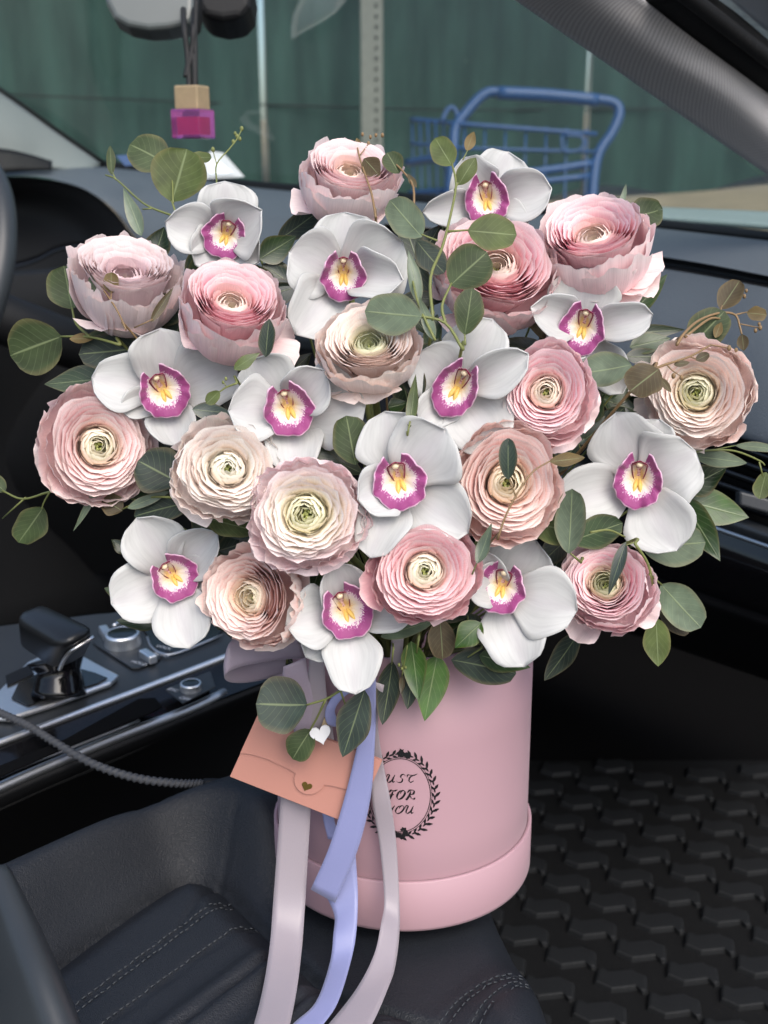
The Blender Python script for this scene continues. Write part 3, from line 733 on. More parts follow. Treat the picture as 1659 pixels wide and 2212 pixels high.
fx = (RIGHT * .93 + Vector((0, -.36, 0))).normalized(); fy = ZZ.cross(fx)
k_ = FDp / FP
cc = U(415, 212, FDp)
V, Fc = boxv(cc, fx * 29 * k_, fy * 27 * k_, ZZ * 25 * k_)
mk('cap', V, Fc, M['wood'], fr, smooth=False, bevel=.002)
bc = U(417, 268, FDp)
m, nt, p, o = newmat('purple_glass'); p.inputs['Base Color'].default_value = (.80, .22, .74, 1); setp(p, rough=.15, trans=.9, ior=1.2, coat=.3); M['purple'] = m
V, Fc = boxv(bc, fx * 36 * k_, fy * 33 * k_, ZZ * 30 * k_)
bot = mk('bottle', V, Fc, M['purple'], fr, smooth=False, bevel=.002)
M['oil'] = plain('amber_oil', rgb(150, 30, 50), .4)
V, Fc = boxv(bc - ZZ * 4 * k_, fx * 25 * k_, fy * 22 * k_, ZZ * 18 * k_)
mk('oil', V, Fc, M['oil'], bot, smooth=False)
for pts in ([(396, 20), (398, 60), (404, 110), (407, 150), (409, 190)], [(420, 20), (418, 60), (415, 105), (404, 150), (402, 165), (408, 140), (416, 120), (420, 150), (421, 190)]):
    V, Fc, uv = tube([U(x, y, FDp + (.03 if y < 40 else 0)) for x, y in pts], .0030, 8, 6)
    mk('cord', V, Fc, M['cord'], fr, uv=uv)
V, Fc, uv = tube([U(424, 0, FDp), U(422, 60, FDp), U(423, 190, FDp)], .0024, 8, 6)
mk('cord', V, Fc, M['cord'], fr, uv=uv)

# parking papers leaning on the dash by the glass
for lab, pts, mm in (('pale parking permit card lying at the foot of the windshield', [(455, 326), (482, 330), (528, 382), (440, 386), (436, 352)], 'white'), ('blue edged paper slip lying by the driver side glass', [(250, 336), (292, 333), (300, 356), (270, 358)], 'blue')):
    d = 1.93
    o = mk('paper_card', *prism([U(x, y, d) for x, y in pts], FWD * .002), M[mm], smooth=False)
    tag(o, lab, 'paper')
pc = bpy.data.objects['paper_card']
V, Fc = prism([U(x, y, 1.927) for x, y in [(448, 346), (470, 344), (505, 376), (450, 378)]], FWD * .0015)
mk('printed_block', V, Fc, M['satin'], pc, smooth=False)

# ------------------------------------------------------------------ centre console
ZC = 0.83
cons = empty('centre_console', onz(250, 1500, FLOOR_Z), 'black centre console with chrome trim lines beside the seat', 'console')
def oz(x, y, z=ZC): return onz(x, y, z)
def zrow(pts, z): return [onz(x, y, z) for x, y in pts]
def conpanel(name, rows_, mat, n=5, m_=3, **kw):
    V, Fc, uv = loft([[onz(x, y, z) for x, y, z in r] for r in rows_], n, m_)
    return mk(name, V, Fc, M[mat], cons, uv=uv, **kw)
# main satin deck between far edge and the long chrome line
conpanel('deck', [[(-60, 1360, ZC), (180, 1330, ZC), (300, 1310, ZC), (560, 1215, ZC), (700, 1165, ZC)], [(-60, 1470, ZC), (200, 1440, ZC), (330, 1400, ZC), (560, 1300, ZC), (700, 1240, ZC)], [(-60, 1624, ZC), (120, 1557, ZC), (300, 1489, ZC), (500, 1413, ZC), (700, 1335, ZC)]], 'console')
conpanel('side_rail', [[(-60, 1626, ZC), (120, 1559, ZC), (300, 1491, ZC), (500, 1415, ZC), (700, 1337, ZC)], [(-60, 1660, ZC - .006), (120, 1594, ZC - .006), (300, 1524, ZC - .006), (500, 1447, ZC - .006), (700, 1370, ZC - .006)], [(-60, 1722, ZC - .012), (120, 1648, ZC - .012), (300, 1576, ZC - .012), (500, 1500, ZC - .012), (700, 1424, ZC - .012)]], 'gloss')
def strip(name, pts, r, mat, z):
    V, Fc, uv = tube([onz(x, y, z) for x, y in pts], r, 8, 4); return mk(name, V, Fc, M[mat], cons, uv=uv)
strip('chrome_line', [(-60, 1627), (120, 1559), (300, 1491), (500, 1414), (700, 1336)], .0028, 'chrome', ZC + .001)
strip('chrome_edge', [(-60, 1728), (83, 1664), (250, 1594), (400, 1536), (486, 1496)], .0040, 'satin', ZC - .012)
strip('chrome_line', [(-60, 1700), (60, 1650), (160, 1612), (300, 1556)], .0016, 'chrome', ZC - .008)
# storage pockets in the rail
for pts in ([(-20, 1665), (140, 1600), (300, 1512), (335, 1510), (350, 1528), (330, 1540), (160, 1610), (30, 1666), (-20, 1690)], ):
    mk('pocket', *prism([onz(x, y, ZC + .001) for x, y in pts], ZZ * .0012), M['darkvoid'], cons, smooth=False)
mk('knob_plate', *prism([onz(x, y, ZC + .001) for x, y in [(357, 1492), (455, 1452), (466, 1486), (395, 1522)]], ZZ * .0015), M['console'], cons, smooth=False, bevel=.0006)
# outer skirt down to the seat gap
conpanel('skirt', [[(-60, 1730, ZC - .014), (120, 1652, ZC - .014), (300, 1580, ZC - .014), (500, 1503, ZC - .014), (700, 1426, ZC - .014)], [(-60, 1770, ZC - .03), (120, 1690, ZC - .03), (300, 1615, ZC - .03), (500, 1530, ZC - .03), (700, 1450, ZC - .03)], [(-60, 1900, .70), (120, 1800, .70), (300, 1712, .70), (500, 1620, .70), (700, 1530, .70)], [(-60, 2300, FLOOR_Z), (120, 2180, FLOOR_Z), (300, 2060, FLOOR_Z), (500, 1950, FLOOR_Z), (700, 1840, FLOOR_Z)]], 'blackplastic', 5, 4)
strip('skirt_seam', [(-60, 1775), (100, 1702), (260, 1636), (420, 1560), (560, 1500)], .0018, 'rubber', ZC - .034)
conpanel('far_skirt', [[(-60, 1358, ZC - .002), (180, 1328, ZC - .002), (300, 1308, ZC - .002), (560, 1213, ZC - .002), (700, 1163, ZC - .002)], [(-60, 1375, FLOOR_Z), (180, 1345, FLOOR_Z), (300, 1325, FLOOR_Z), (560, 1230, FLOOR_Z), (700, 1180, FLOOR_Z)]], 'blackplastic')
# gear gate
gate = [(0, 1500), (60, 1440), (115, 1415), (178, 1425), (232, 1455), (258, 1468), (240, 1485), (120, 1530), (20, 1562), (-40, 1560)]
gi = [(40, 1478), (100, 1448), (150, 1440), (205, 1455), (232, 1466), (210, 1478), (110, 1508), (60, 1526), (25, 1510)]
mk('gate_frame', *prism([onz(x, y, ZC + .001) for x, y in gate], ZZ * .005), M['chrome'], cons, smooth=False, bevel=.002)
mk('gate_well', *prism([onz(x, y, ZC + .0065) for x, y in gi], ZZ * .001), M['gloss'], cons, smooth=False)
mk('gate_badge', *prism([onz(x, y, ZC + .0065) for x, y in [(12, 1462), (64, 1438), (74, 1458), (16, 1484)]], ZZ * .0012), M['blackplastic'], cons, smooth=False)
# gear lever
gb = onz(128, 1500, ZC + .006)
lev = empty('gear_lever', gb, 'chunky black leather gear lever with a silver edged face', 'gear lever')
def lv(x, y, dd): return U(x, y, (gb - CAM).dot(FWD) + dd)
V, Fc, uv = tube([gb, lv(128, 1450, -.0), lv(122, 1420, .0)], [.022, .017, .024], 14, 4)
mk('shaft', V, Fc, M['gloss'], lev, uv=uv)
ZT, ZB_ = ZC + .104, ZC + .048
tp = [onz(24, 1332, ZT - .004), onz(88, 1296, ZT), onz(214, 1354, ZT), onz(134, 1400, ZT - .006)]
bt = [onz(34, 1396, ZB_), onz(100, 1370, ZB_ + .004), onz(198, 1412, ZB_ + .006), onz(112, 1452, ZB_)]
V, Fc = tp + bt, [(0, 1, 2, 3), (7, 6, 5, 4), (0, 4, 5, 1), (1, 5, 6, 2), (2, 6, 7, 3), (3, 7, 4, 0)]
mk('head', V, Fc, M['leather_smooth'], lev, smooth=True, bevel=.010)
fA, fB, fC, fD = tp[3], tp[2], bt[2], bt[3]                    # passenger side face
fn = (fB - fA).cross(fD - fA).normalized()
if fn.dot(CAM - fA) < 0: fn = -fn
def fq(u, v): return fA.lerp(fB, u).lerp(fD.lerp(fC, u), v)
V, Fc = prism([fq(u, v) - fn * .001 for u, v in [(.14, .86), (.15, .5), (.24, .30), (.4, .22), (.84, .20), (.83, .4), (.78, .80), (.5, .86)]], fn * .0025)
mk('side_badge', V, Fc, M['console'], lev, smooth=False, bevel=.001)
V, Fc, uv = tube([fq(u, v) + fn * .002 for u, v in [(.13, .88), (.14, .5), (.22, .29), (.4, .20), (.85, .17)]], .0016, 8, 4)
mk('silver_edge', V, Fc, M['chrome'], lev, uv=uv)
# rotary mode dial and switches
mk('dial_plate', *prism([onz(x, y, ZC + .001) for x, y in [(200, 1388), (285, 1348), (318, 1378), (325, 1398), (350, 1412), (345, 1426), (300, 1446), (285, 1446), (210, 1398)]], ZZ * .0015), M['console'], cons, smooth=False, bevel=.0006)
mk('gloss_pad', *prism([onz(x, y, ZC + .001) for x, y in [(300, 1350), (400, 1318), (490, 1350), (470, 1378), (380, 1412), (350, 1412), (326, 1396), (318, 1374)]], ZZ * .0018), M['gloss'], cons, smooth=False, bevel=.0006)
strip('chrome_line', [(245, 1352), (262, 1342), (278, 1338)], .0018, 'chrome', ZC + .003)
strip('chrome_line', [(318, 1376), (326, 1396), (350, 1412), (385, 1410), (480, 1372)], .0012, 'satin', ZC + .003)
def dial(px, py, rpx, label, ridge=48):
    c = onz(px, py, ZC + .002); d = (c - CAM).dot(FWD); r = rpx * d / FP
    o = empty('rotary_dial', c, label, 'dial')
    V = []; seg = ridge * 2
    for i, (q, h) in enumerate([(1.03, 0), (1.0, .3), (1.0, .62)]):
        for k in range(seg):
            rr = r * (q + (.02 if k % 2 else -.01)); a = 2 * math.pi * k / seg
            V.append(c + Vector((math.cos(a), math.sin(a), 0)) * rr + ZZ * r * h)
    mk('knurled_ring', V, gridfaces(3, seg, True), M['satin'], o, smooth=False)
    V, Fc, uv = lathe(c, ZZ, [(r, r * .62), (r * .97, r * .72), (r * .86, r * .76), (r * .82, r * .73)], 48); mk('bezel', V, Fc, M['chrome'], o, uv=uv)
    V, Fc, uv = lathe(c, ZZ, [(r * .83, r * .73), (r * .4, r * .75), (0, r * .755)], 48); mk('face', V, Fc, M['gloss'], o, uv=uv)
    return o
dial(266, 1392, 38, 'large chrome ringed rotary dial beside the gear lever')
dial(413, 1490, 23, 'small knurled silver dial on the console side rail', 36)
for pts, lab in (([(222, 1358), (236, 1380)], 'small chrome toggle tab behind the rotary dial'), ([(308, 1410), (332, 1426)], 'small chrome rocker switch in front of the rotary dial')):
    a, b = onz(*pts[0], ZC + .006), onz(*pts[1], ZC + .006)
    V, Fc = boxv((a + b) / 2, (b - a) / 2, (b - a).cross(ZZ).normalized() * .004, ZZ * .004)
    tag(mk('toggle_switch', V, Fc, M['chrome'], smooth=False, bevel=.0015), lab, 'switch')
def smallprint(px, py, text, size, rot):
    cu = bpy.data.curves.new('t', 'FONT'); cu.body = text; cu.size = size; cu.align_x = 'CENTER'
    ob = bpy.data.objects.new('t', cu); C.objects.link(ob)
    dg = bpy.context.evaluated_depsgraph_get()
    me = bpy.data.meshes.new_from_object(ob.evaluated_get(dg))
    p = onz(px, py, ZC + .0034)
    ca, sa = math.cos(rot), math.sin(rot)
    V = [p + Vector((v.co.x * ca - v.co.y * sa, v.co.x * sa + v.co.y * ca, 0)) for v in me.vertices]
    Fc = [tuple(q.vertices) for q in me.polygons]
    bpy.data.objects.remove(ob); bpy.data.curves.remove(cu); bpy.data.meshes.remove(me)
    mk('lettering', V, Fc, M['white'], cons, smooth=False)
smallprint(345, 1416, 'AUTO', .006, -.5)
smallprint(297, 1434, 'HOLD', .006, -.5)
smallprint(352, 1400, 'LOCK', .006, -.5)
smallprint(371, 1492, 'ESC', .006, -.5)
smallprint(396, 1511, 'OFF', .006, -.5)

# braided charging cable
cab = [(-60, 1508, 0), (0, 1540, 0), (60, 1567, 0), (120, 1605, 0), (200, 1650, 0), (290, 1680, 0), (380, 1692, 0), (440, 1692, 0)]
Q = [onz(x, y, z) for (x, y, _), z in zip(cab, (ZC + .012, ZC + .012, ZC + .012, ZC + .008, ZC + .004, ZC + .0, ZC - .004, ZC - .008))]
P = catmull(Q, 40)
V = []; seg = 10; x_ = None
for i, p in enumerate(P):
    t = (P[min(i + 1, len(P) - 1)] - P[max(i - 1, 0)]).normalized()
    x_ = (t.orthogonal() if x_ is None else x_ - t * x_.dot(t)).normalized(); y_ = t.cross(x_)
    for k in range(seg):
        a = 2 * math.pi * k / seg
        V.append(p + (x_ * math.cos(a) + y_ * math.sin(a)) * (.0028 + .0007 * math.sin(a * 2 + i * 1.1)))
cable = mk('braided_cable', V, gridfaces(len(P), seg, True), plain('braid', rgb(62, 64, 68), .7, var=.2, vscale=600))
tag(cable, 'grey braided charging cable drooping from the console to the seat', 'cable')
V, Fc, uv = tube([Q[-1], onz(470, 1692, ZC - .008), onz(500, 1695, ZC - .01)], .0036, 10, 3)
mk('plug', V, Fc, M['blackplastic'], cable, uv=uv)
# ------------------------------------------------------------------ passenger seat (height field on the cushion plane) and floor mat
SN = cv(0, math.cos(math.radians(15)), math.sin(math.radians(15))).normalized()
SC = U(869, 1845, 0.77)
SA = (CF - SN * CF.dot(SN)).normalized(); SB = SN.cross(SA)       # forward, left
def sp2(px, py, lift=0.0):
    p = onplane(px, py, SC + SN * lift, SN) - SC
    return np.array((p.dot(SA), p.dot(SB)))
def poly(pts, n=8, lift=0.0):
    P = catmull([Vector((*sp2(x, y, lift), 0)) for x, y in pts], n)
    return np.array([(p.x, p.y) for p in P])
def dist_poly(X, Y, P):
    """unsigned distance and signed side to polyline"""
    best = np.full(X.shape, 1e9); sgn = np.zeros(X.shape)
    for a, b in zip(P[:-1], P[1:]):
        d = b - a; L2 = d @ d + 1e-12
        t = np.clip(((X - a[0]) * d[0] + (Y - a[1]) * d[1]) / L2, 0, 1)
        qx, qy = a[0] + t * d[0], a[1] + t * d[1]
        ds = np.hypot(X - qx, Y - qy); m = ds < best
        best[m] = ds[m]; sgn[m] = np.sign(d[0] * (Y - a[1]) - d[1] * (X - a[0]))[m]
    return best, sgn
def nss(a, b, x):
    t = np.clip((x - a) / (b - a), 0, 1); return t * t * (3 - 2 * t)
A0, A1, B0, B1, ST = -.40, .14, -.30, .25, .003
ga = np.arange(A0, A1, ST); gb_ = np.arange(B0, B1, ST)
X, Y = np.meshgrid(ga, gb_, indexing='ij')
outl = np.array([(-.13, -.235), (-.085, -.19), (-.062, -.165), (-.030, -.130), (-.012, -.105), (.015, -.07), (.05, -.03), (.066, .01), (.06, .06), (.03, .105), (-.03, .135), (-.10, .15), (-.2, .16), (-.6, .16)])
op = catmull([Vector((a, b, 0)) for a, b in outl], 6); outl = np.array([(p.x, p.y) for p in op])
dd_, sg = dist_poly(X, Y, outl); sd = dd_ * sg
ins = poly([(-160, 2230), (-60, 2155), (95, 2065), (220, 1975), (350, 1890), (400, 1870), (440, 1870), (485, 1890), (540, 1940), (600, 1998), (680, 2075), (760, 2130), (850, 2158), (940, 2185), (1010, 2225), (1100, 2300)])
di, si = dist_poly(X, Y, ins); inn = di * (-si)        # >0 outside the insert
# which side is the insert: test a point known to be inside
ta = sp2(300, 2100)
k0 = np.unravel_index(np.argmin((X - ta[0]) ** 2 + (Y - ta[1]) ** 2), X.shape)
if inn[k0] > 0: inn = -inn
h = .052 * nss(.0, .040, inn) * nss(.02, .085, Y)                              # left bolster and front corner
h += .014 * nss(0, .03, inn) * (1 - nss(-.15, -.10, Y)) * nss(-.3, -.05, X * 0 - .0 + X)
h += .015 * nss(.0, .030, -inn) - .012                                          # insert is a pillow
h -= .009 * np.exp(-(inn / .0035) ** 2)
seams = {'a': [(-20, 2330), (130, 2214), (300, 2085), (430, 1988), (505, 1930)], 'b': [(90, 2330), (240, 2216), (400, 2098), (558, 1982)], 'c': [(260, 2330), (400, 2222), (480, 2160), (600, 2068)], 'd': [(500, 2300), (600, 2215), (680, 2150)], 'e': [(700, 2320), (790, 2235), (850, 2190)],
         'f': [(860, 2290), (923, 2214), (980, 2150), (1036, 2106), (1106, 2078), (1130, 2066)], 'g': [(950, 2270), (1003, 2214), (1060, 2150), (1106, 2112), (1145, 2090)], 'h': [(510, 1700), (450, 1772), (385, 1868)]}
SP = {}
for k, pts in seams.items():
    SP[k] = poly(pts, 10, .045 if k == 'h' else 0.0)
    ds, _ = dist_poly(X, Y, SP[k])
    dep = .0016 if k in 'ab' else .0026
    if k in 'cde': h += .0045 * np.exp(-((ds - .006) / .007) ** 2)
    h -= dep * np.exp(-(ds / .0016) ** 2)
rr_ = .032
s_ = np.clip(sd, 0, rr_)
drop = np.where(sd > 0, rr_ - np.sqrt(np.maximum(0, rr_ ** 2 - (rr_ - s_) ** 2)), rr_ + (-sd) * 7)
drop = np.minimum(drop, .34)
h2 = h * nss(-.012, .010, sd) - drop
seat = empty('passenger_seat', SC - SN * .37 - SA * .15, 'black leather passenger seat cushion with stitched channels under the box', 'seat')
nv = X.size; keep = sd > -.055
V = [SC + SA * float(a) + SB * float(b) + SN * float(z) for a, b, z in zip(X.ravel(), Y.ravel(), h2.ravel())]
na, nb = X.shape
Fc = []
for i in range(na - 1):
    for j in range(nb - 1):
        if keep[i, j] and keep[i + 1, j] and keep[i, j + 1] and keep[i + 1, j + 1]:
            Fc.append((i * nb + j, (i + 1) * nb + j, (i + 1) * nb + j + 1, i * nb + j + 1))
used = sorted({i for f in Fc for i in f}); mp_ = {v: i for i, v in enumerate(used)}
mk('cushion', [V[i] for i in used], [tuple(mp_[i] for i in f) for f in Fc], M['leather'], seat)
def hat(a, b):
    i = int(round((a - A0) / ST)); j = int(round((b - B0) / ST))
    i = max(0, min(na - 1, i)); j = max(0, min(nb - 1, j)); return float(h2[i, j])
def stitches(P, off=.0026):
    mb = MB(); pts = [Vector((p[0], p[1], 0)) for p in P]; acc = 0
    for p, q in zip(pts[:-1], pts[1:]):
        L = (q - p).length; t = (q - p) / max(L, 1e-9); nrm = Vector((-t.y, t.x, 0))
        x = -acc
        while x < L:
            if x >= 0:
                a = p + t * x + nrm * off; b = a + t * min(.0030, .0042)
                A_ = SC + SA * a.x + SB * a.y + SN * (hat(a.x, a.y) + .0004); B_ = SC + SA * b.x + SB * b.y + SN * (hat(b.x, b.y) + .0004)
                mb.add(*tube([A_, B_], .00045, 5, 1, smooth=False))
            x += .0046
        acc = (L - (x - .0046)) if x > 0 else acc
    if mb.V:
        o = mb.build('stitching', M['thread'], seat); o['kind'] = 'stuff'
for k in 'abfg':
    stitches(SP[k]); 
    if k in 'afg': stitches(SP[k], -.0026)
# seat base hidden below
V, Fc = boxv(SC - SA * .19 - SN * .29, SA * .2, SB * .13, SN * .07)
mk('seat_base', V, Fc, M['blackplastic'], seat, smooth=False)
# side wing of the seat back, close by
R = [[(-90, 1900, .60), (-60, 2030, .57), (-30, 2160, .545), (0, 2300, .52)], [(-30, 1868, .575), (10, 2005, .545), (50, 2130, .52), (90, 2290, .50)], [(0, 1886, .565), (52, 2000, .54), (100, 2118, .515), (158, 2270, .495)], [(14, 1905, .60), (66, 2010, .575), (118, 2130, .55), (176, 2280, .53)]]
R = [[U(*p) for p in r] for r in R]
V, Fc, uv = loft(R, 8, 6)
o = mk('seat_back_wing', V, Fc, M['wheel'], seat, uv=uv, solid=.01)
# seat valance hiding the gap to the console stays dark

# floor mat with raised blocks
MZ = FLOOR_Z
mt = empty('floor_mat', onz(1400, 1950, MZ), 'black rubber floor mat with rows of raised chamfered blocks in the footwell', 'mat')
def bend(p):
    """mat rises a little towards the tunnel"""
    return p
c0 = onz(1398, 1847, MZ); v1 = onz(1528, 1836, MZ) - c0; v2 = onz(1361, 1897, MZ) - c0
corner = [onz(x, y, MZ) for x, y in ((1060, 1640), (1900, 1640), (1800, 2420), (960, 2420))]
V, Fc = prism([p - ZZ * .008 for p in corner], ZZ * .006)
mk('mat_sheet', V, Fc, M['rubber'], mt, smooth=False)
e1 = v1.normalized(); e2 = Vector((-e1.y, e1.x, 0))
if e2.dot(v2) > 0: e2 = -e2
hw = v1.length * .38; hh = abs(v2.dot(e2)) * .55
shape = [(-.98, .0), (-.80, .52), (-.66, .86), (-.50, .80), (-.40, .56), (.55, .56), (.98, .02), (.82, -.56), (.74, -.92), (.56, -.92), (.44, -.58), (-.52, -.60)]
me_blk = None
rnb = random.Random(3)
for i in range(-5, 6):
    for j in range(-6, 16):
        c = c0 + v1 * i + v2 * j
        rel = c - CAM; dz_ = rel.dot(FWD)
        px = CX + rel.dot(RIGHT) / dz_ * FP; py = CY - rel.dot(UP) / dz_ * FP
        if not (1020 < px < 1740 and 1655 < py < 2280): continue
        if me_blk is None:
            P0 = [e1 * (x * hw) + e2 * (y * hh) for x, y in shape]
            n_ = len(P0)
            Vb = [p for p in P0] + [p * .94 + ZZ * .0055 for p in P0] + [p * .86 + ZZ * .0065 for p in P0]
            Fb = [(k, (k + 1) % n_, n_ + (k + 1) % n_, n_ + k) for k in range(n_)] + [(n_ + k, n_ + (k + 1) % n_, 2 * n_ + (k + 1) % n_, 2 * n_ + k) for k in range(n_)] + [tuple(range(2 * n_, 3 * n_))]
            me_blk = bpy.data.meshes.new('tread_block'); me_blk.from_pydata([tuple(v) for v in Vb], [], Fb); me_blk.materials.append(M['rubber_block'])
        o = bpy.data.objects.new('tread_block', me_blk); C.objects.link(o); o.parent = mt
        o.location = c - WL[mt] - ZZ * .0022
        o.rotation_euler = (0, 0, rnb.uniform(-.02, .02))
# ------------------------------------------------------------------ hat box
BOX_A = cv(0, math.cos(math.radians(15)), math.sin(math.radians(15))).normalized()
BOX_C = U(869, 1845, 0.77)
BOX_H, BOX_R, LID_R, LID_H = 0.18, 0.0848, 0.0877, 0.035
MOUTH = BOX_C + BOX_A * 0.165
BOXX = BOX_A.orthogonal().normalized()

def oncyl(px, py, R):
    r = ray(px, py).normalized(); o = CAM - BOX_C
    r2 = r - BOX_A * r.dot(BOX_A); o2 = o - BOX_A * o.dot(BOX_A)
    a = r2.dot(r2); b = 2 * r2.dot(o2); c = o2.dot(o2) - R * R
    dsc = max(0.0, b * b - 4 * a * c)
    return CAM + r * ((-b - math.sqrt(dsc)) / (2 * a))

hat_box = empty('hat_box', BOX_C, 'round pink cardboard hat box with black wreath print holding the flowers', 'box')
V, Fc, uv = lathe(BOX_C, BOX_A, [(0.0, .004), (BOX_R - .002, .004), (BOX_R, .006), (BOX_R, .06), (BOX_R, .12), (BOX_R, BOX_H), (BOX_R - .0025, BOX_H), (BOX_R - .0025, .07), (0, .07)], 96)
mk('body', V, Fc, M['box'], hat_box, uv=uv)
V, Fc, uv = lathe(BOX_C, BOX_A, [(0, 0), (LID_R - .003, 0), (LID_R - .0006, .0008), (LID_R, .003), (LID_R, LID_H - .0006), (LID_R - .0006, LID_H), (BOX_R + .0003, LID_H), (BOX_R + .0003, .005)], 96)
mk('base_tray', V, Fc, M['box'], hat_box, uv=uv)

ink = MB()
def ink_stroke(pts, wmax, wmin, nib=0.6, n=6):
    P = catmull([Vector((x, y, 0)) for x, y in pts], n)
    V = []
    for i, p in enumerate(P):
        t = (P[min(i + 1, len(P) - 1)] - P[max(i - 1, 0)])
        a = math.atan2(t.y, t.x)
        w = wmin + (wmax - wmin) * abs(math.sin(a - nib)) ** 1.5
        e = min(1, 0.35 + 3 * min(i, len(P) - 1 - i) / len(P))
        nx, ny = -math.sin(a), math.cos(a)
        for s in (-1, 1):
            V.append(oncyl(p.x + nx * w * e * s / 2, p.y + ny * w * e * s / 2, BOX_R + .0003))
    return V, gridfaces(len(P), 2)
LET = {  # swash capitals, unit box, y down
 'J': [[(.2, .15), (.5, .0), (.85, .05)], [(.62, .05), (.5, .6), (.25, 1.1), (.0, 1.0), (.1, .8)]],
 'U': [[(-.1, .35), (-.05, .05), (.2, .05), (.12, .5), (.1, .85), (.3, 1.0), (.6, .7), (.8, .05)], [(.8, .05), (.68, .6), (.72, .98), (.95, .85)]],
 'S': [[(.9, .25), (.75, .0), (.45, .05), (.4, .35), (.65, .6), (.6, .95), (.2, 1.0), (.0, .8)]],
 'T': [[(.0, .35), (.05, .05), (.4, .1), (.75, .1), (1.1, -.08)], [(.72, .1), (.35, .35), (.3, .75), (.5, 1.0), (.85, .8)]],
 'F': [[(.1, .25), (.3, .0), (.7, .08), (1.05, -.05)], [(.55, .05), (.45, .6), (.2, 1.05), (-.1, .95)], [(.2, .52), (.75, .5)]],
 'O': [[(.6, .0), (.2, .15), (.0, .65), (.2, 1.0), (.6, .9), (.9, .4), (.75, .05), (.45, .1), (.35, .4)]],
 'R': [[(.45, .1), (.35, .6), (.1, 1.05), (-.1, .95)], [(.05, .3), (.3, .0), (.8, .05), (.8, .4), (.4, .52)], [(.4, .52), (.65, .9), (.95, 1.0), (1.1, .85)]],
 'Y': [[(.0, .2), (.15, .0), (.3, .4), (.6, .5), (.9, .0)], [(.9, .0), (.6, .7), (.25, 1.05), (.0, .9)]],
}
for word, ox, oy, sx, sy, wt in (('JUST', 815, 1673, 19, 17, 3.2), ('FOR', 838, 1707, 18, 19, 4.4), ('YOU', 834, 1740, 19, 17, 3.2)):
    for i, ch in enumerate(word):
        for st in LET[ch]:
            P = [(ox + (i * 1.12 + x - (y - .5) * .18) * sx, oy + y * sy) for x, y in st]
            ink.add(*ink_stroke(P, wt, 0.9))
ink.build('lettering', M['ink'], hat_box, smooth=False)
wr = MB()
WC = (864, 1718)
def oval(a, rx, ry): return (WC[0] + rx * math.cos(a), WC[1] + ry * math.sin(a))
for rx, ry, w in ((66, 79, 1.6), (69.5, 82.5, 1.0)):
    V = []
    for k in range(97):
        a = 2 * math.pi * k / 96
        for s in (-1, 1):
            x, y = oval(a, rx + s * w / 2, ry + s * w / 2); V.append(oncyl(x, y, BOX_R + .0003))
    wr.add(V, gridfaces(97, 2))
rnd = random.Random(5)
def ink_leaf(x, y, a, L, w):
    pts = [(0, 0), (.25, .7), (.55, 1), (.85, .5), (1, 0), (.85, -.5), (.55, -1), (.25, -.7)]
    V = [oncyl(x + (p * L) * math.cos(a) - (q * w) * math.sin(a), y + (p * L) * math.sin(a) + (q * w) * math.cos(a), BOX_R + .00035) for p, q in pts]
    wr.add(V, [tuple(range(8))])
for k in range(34):
    a = 2 * math.pi * k / 34 + 0.05
    tang = a + math.pi / 2 if math.cos(a) < 0 else a - math.pi / 2       # both branches climb to the top
    x, y = oval(a, 75, 88)
    ink_leaf(x, y, tang + 0.75 * (1 if math.cos(a) > 0 else -1), 15 + rnd.random() * 4, 3.0)
    ink_leaf(x, y, tang - 0.6 * (1 if math.cos(a) > 0 else -1), 11 + rnd.random() * 3, 2.4)
    x, y = oval(a + .08, 76, 89)
    ink_leaf(x, y, tang, 12, 2.0)
for cx, cy in ((870, 1630), (880, 1632), (864, 1628), (866, 1806), (876, 1802), (856, 1802), (872, 1794)):
    for q in range(5):
        ink_leaf(cx, cy, q * 1.256 + rnd.random(), 8, 3.2)
wr.build('wreath_print', M['ink'], hat_box, smooth=False)

# ------------------------------------------------------------------ bouquet
def D(px, py):
    u = (px - 830) / 780.0
    v = (1000 - py) / 650.0 if py < 1000 else (py - 1000) / 450.0
    return 0.585 + 0.085 * u * u + (0.095 * v * v if py < 1000 else 0.045 * v * v)

def add_stem(parent, p, back, mat, r=.0016):
    """stem from the back of a flower down into the mouth of the box"""
    q = MOUTH + (p - MOUTH) * 0.10 - BOX_A * 0.03
    ax = MOUTH + (p - MOUTH) * 0.22 + BOX_A * 0.012
    V, Fc, uv = tube([p, p + back * 0.02, p.lerp(ax, .6) + back * .008, ax, q], r, 6, 4)
    return mk('stem', V, Fc, mat, parent, uv=uv)

